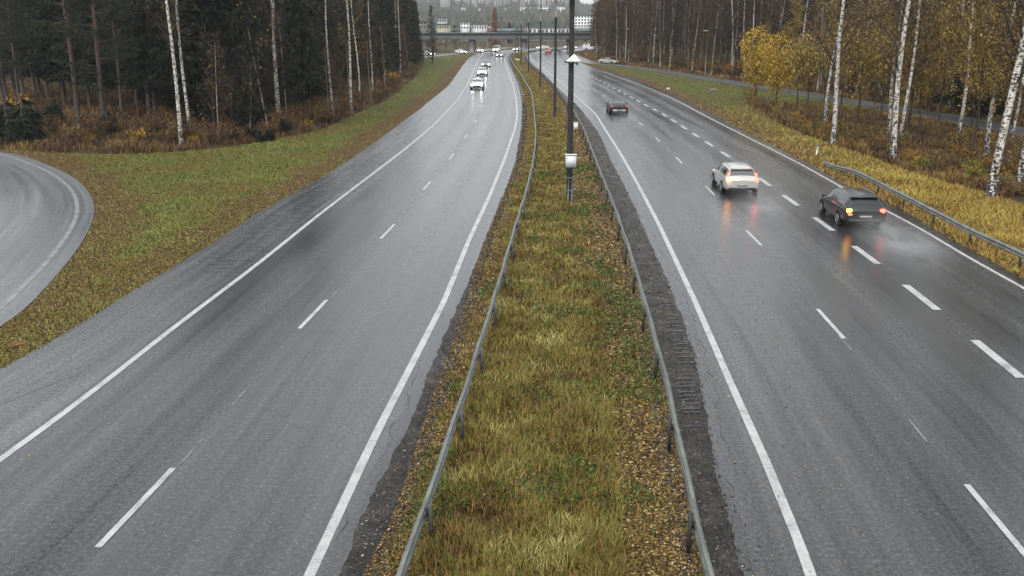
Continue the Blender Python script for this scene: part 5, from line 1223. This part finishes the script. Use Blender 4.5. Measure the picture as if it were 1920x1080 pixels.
# forest on the hill as one mass
n = 11000; Y = 500 + 1150 * rng.random(n) ** .7; Y = Y[(rng.random(n) < .3) | (np.abs(Y - 1060) > 110)]; n = len(Y); pxx = 730 + 440 * rng.random(n); k_ = ~((Y > 880) & (Y < 1240) & (pxx > 818) & (pxx < 1075) & (rng.random(n) < .8)); Y = Y[k_]; pxx = pxx[k_]; n = len(Y); k_ = ~((pxx > 1060) & (Y < 560)); Y = Y[k_]; pxx = pxx[k_]; n = len(Y); X = (pxx - 960) / F * Y; mb = MB()
H_ = (4 + 5 * rng.random(n)) * np.where(Y > 1250, 1.7, 1.); rd = np.where(rng.random(n) < .55, 1.8, 1.); Z = T(X, Y); k = 5; th = np.arange(k) / k * 2 * np.pi
for a0, a1, rr in ((.12, .7, .26), (.42, 1.0, .17)):
    ring = np.stack([X[:, None] + (H_ * rd)[:, None] * rr * (.7 + .6 * rng.random((n, k))) * np.cos(th + Y[:, None]), Y[:, None] + (H_ * rd)[:, None] * rr * (.7 + .6 * rng.random((n, k))) * np.sin(th + Y[:, None]), Z[:, None] + (H_ * a0)[:, None] + rng.normal(size=(n, k)) * .6], -1)
    top = np.stack([X + rng.normal(size=n) * .4, Y, Z + H_ * a1 * np.where(rd > 1, .82, 1)], -1)[:, None]
    V = np.concatenate([ring, top], 1).reshape(-1, 3); i = np.arange(n)[:, None, None] * (k + 1)
    mb.add(V, (i + np.array([[j, (j + 1) % k, k] for j in range(k)])[None]).reshape(-1, 3))
tag(mb.obj('far_wood', M_FARW), 'hazy wood covering the hillside behind the bridge', 'wood', kind='stuff')

# ------------------------------------------------------------------ haze
def haze():
    mb = MB(); mb.box((0, 930, 62), (3600, 2060, 134)); m = bpy.data.materials.new('haze_air'); m.use_nodes = True; t = m.node_tree; t.nodes.clear()
    v = t.nodes.new('ShaderNodeVolumePrincipled'); v.inputs['Color'].default_value = (.96, .985, 1, 1); v.inputs['Density'].default_value = .00022; v.inputs['Anisotropy'].default_value = .2
    o = t.nodes.new('ShaderNodeOutputMaterial'); t.links.new(v.outputs[0], o.inputs['Volume'])
    tag(mb.obj('haze', m), 'thin grey rain haze over the whole scene', 'haze', kind='stuff')
haze()
# spray thrown up behind the moving cars
def spray(px_, py_, f, label, dens, size):
    x, y = at(px_, py_); m = bpy.data.materials.new('water_spray'); m.use_nodes = True; t = m.node_tree; t.nodes.clear()
    tc = nd(t, 'TexCoord').outputs['Object']; n = noise(t, tc, 2.4, 4, .65)
    ln = nd(t, 'VectorMath'); ln.operation = 'LENGTH'; t.links.new(tc, ln.inputs[0])
    fall = mth(t, 'MAXIMUM', mth(t, 'SUBTRACT', 1, ln.outputs['Value']), 0.); fall = mth(t, 'POWER', fall, 1.4)
    d = mth(t, 'MULTIPLY', mth(t, 'MULTIPLY', fall, mth(t, 'MAXIMUM', mth(t, 'MULTIPLY', mth(t, 'SUBTRACT', n, .34), 4.), 0.)), dens)
    v = t.nodes.new('ShaderNodeVolumePrincipled'); v.inputs['Color'].default_value = (.97, .98, 1, 1); t.links.new(d, v.inputs['Density'])
    o = t.nodes.new('ShaderNodeOutputMaterial'); t.links.new(v.outputs[0], o.inputs['Volume'])
    mb = MB(); th = np.linspace(-np.pi / 2, np.pi / 2, 13); ph = np.linspace(0, 2 * np.pi, 25)
    mb.grid(np.stack([np.cos(th)[:, None] * np.cos(ph)[None], np.cos(th)[:, None] * np.sin(ph)[None], np.repeat(np.sin(th)[:, None], 25, 1)], -1))
    ob = mb.obj('water_spray', m); t_ = float(f(y + 3) - f(y - 3)) / 6
    t0_ = float(f(y + 3) - f(y - 3)) / 6; ob.location = (x - t0_ * size[1] * .42, y - size[1] * .42, size[2] * .5); ob.scale = size; ob.rotation_euler.z = -math.atan(t_); tag(ob, label, 'spray', kind='stuff')
spray(1650, 452, R_out, 'fine water spray trailing behind the dark grey estate car', .36, (1.7, 5.2, .9))
spray(1405, 385, R_dash, 'fine water spray trailing behind the silver estate car', .22, (1.5, 4.5, .7))
spray(1168, 224, R_in, 'fine water spray trailing behind the black car', .14, (1.4, 4.5, .7))
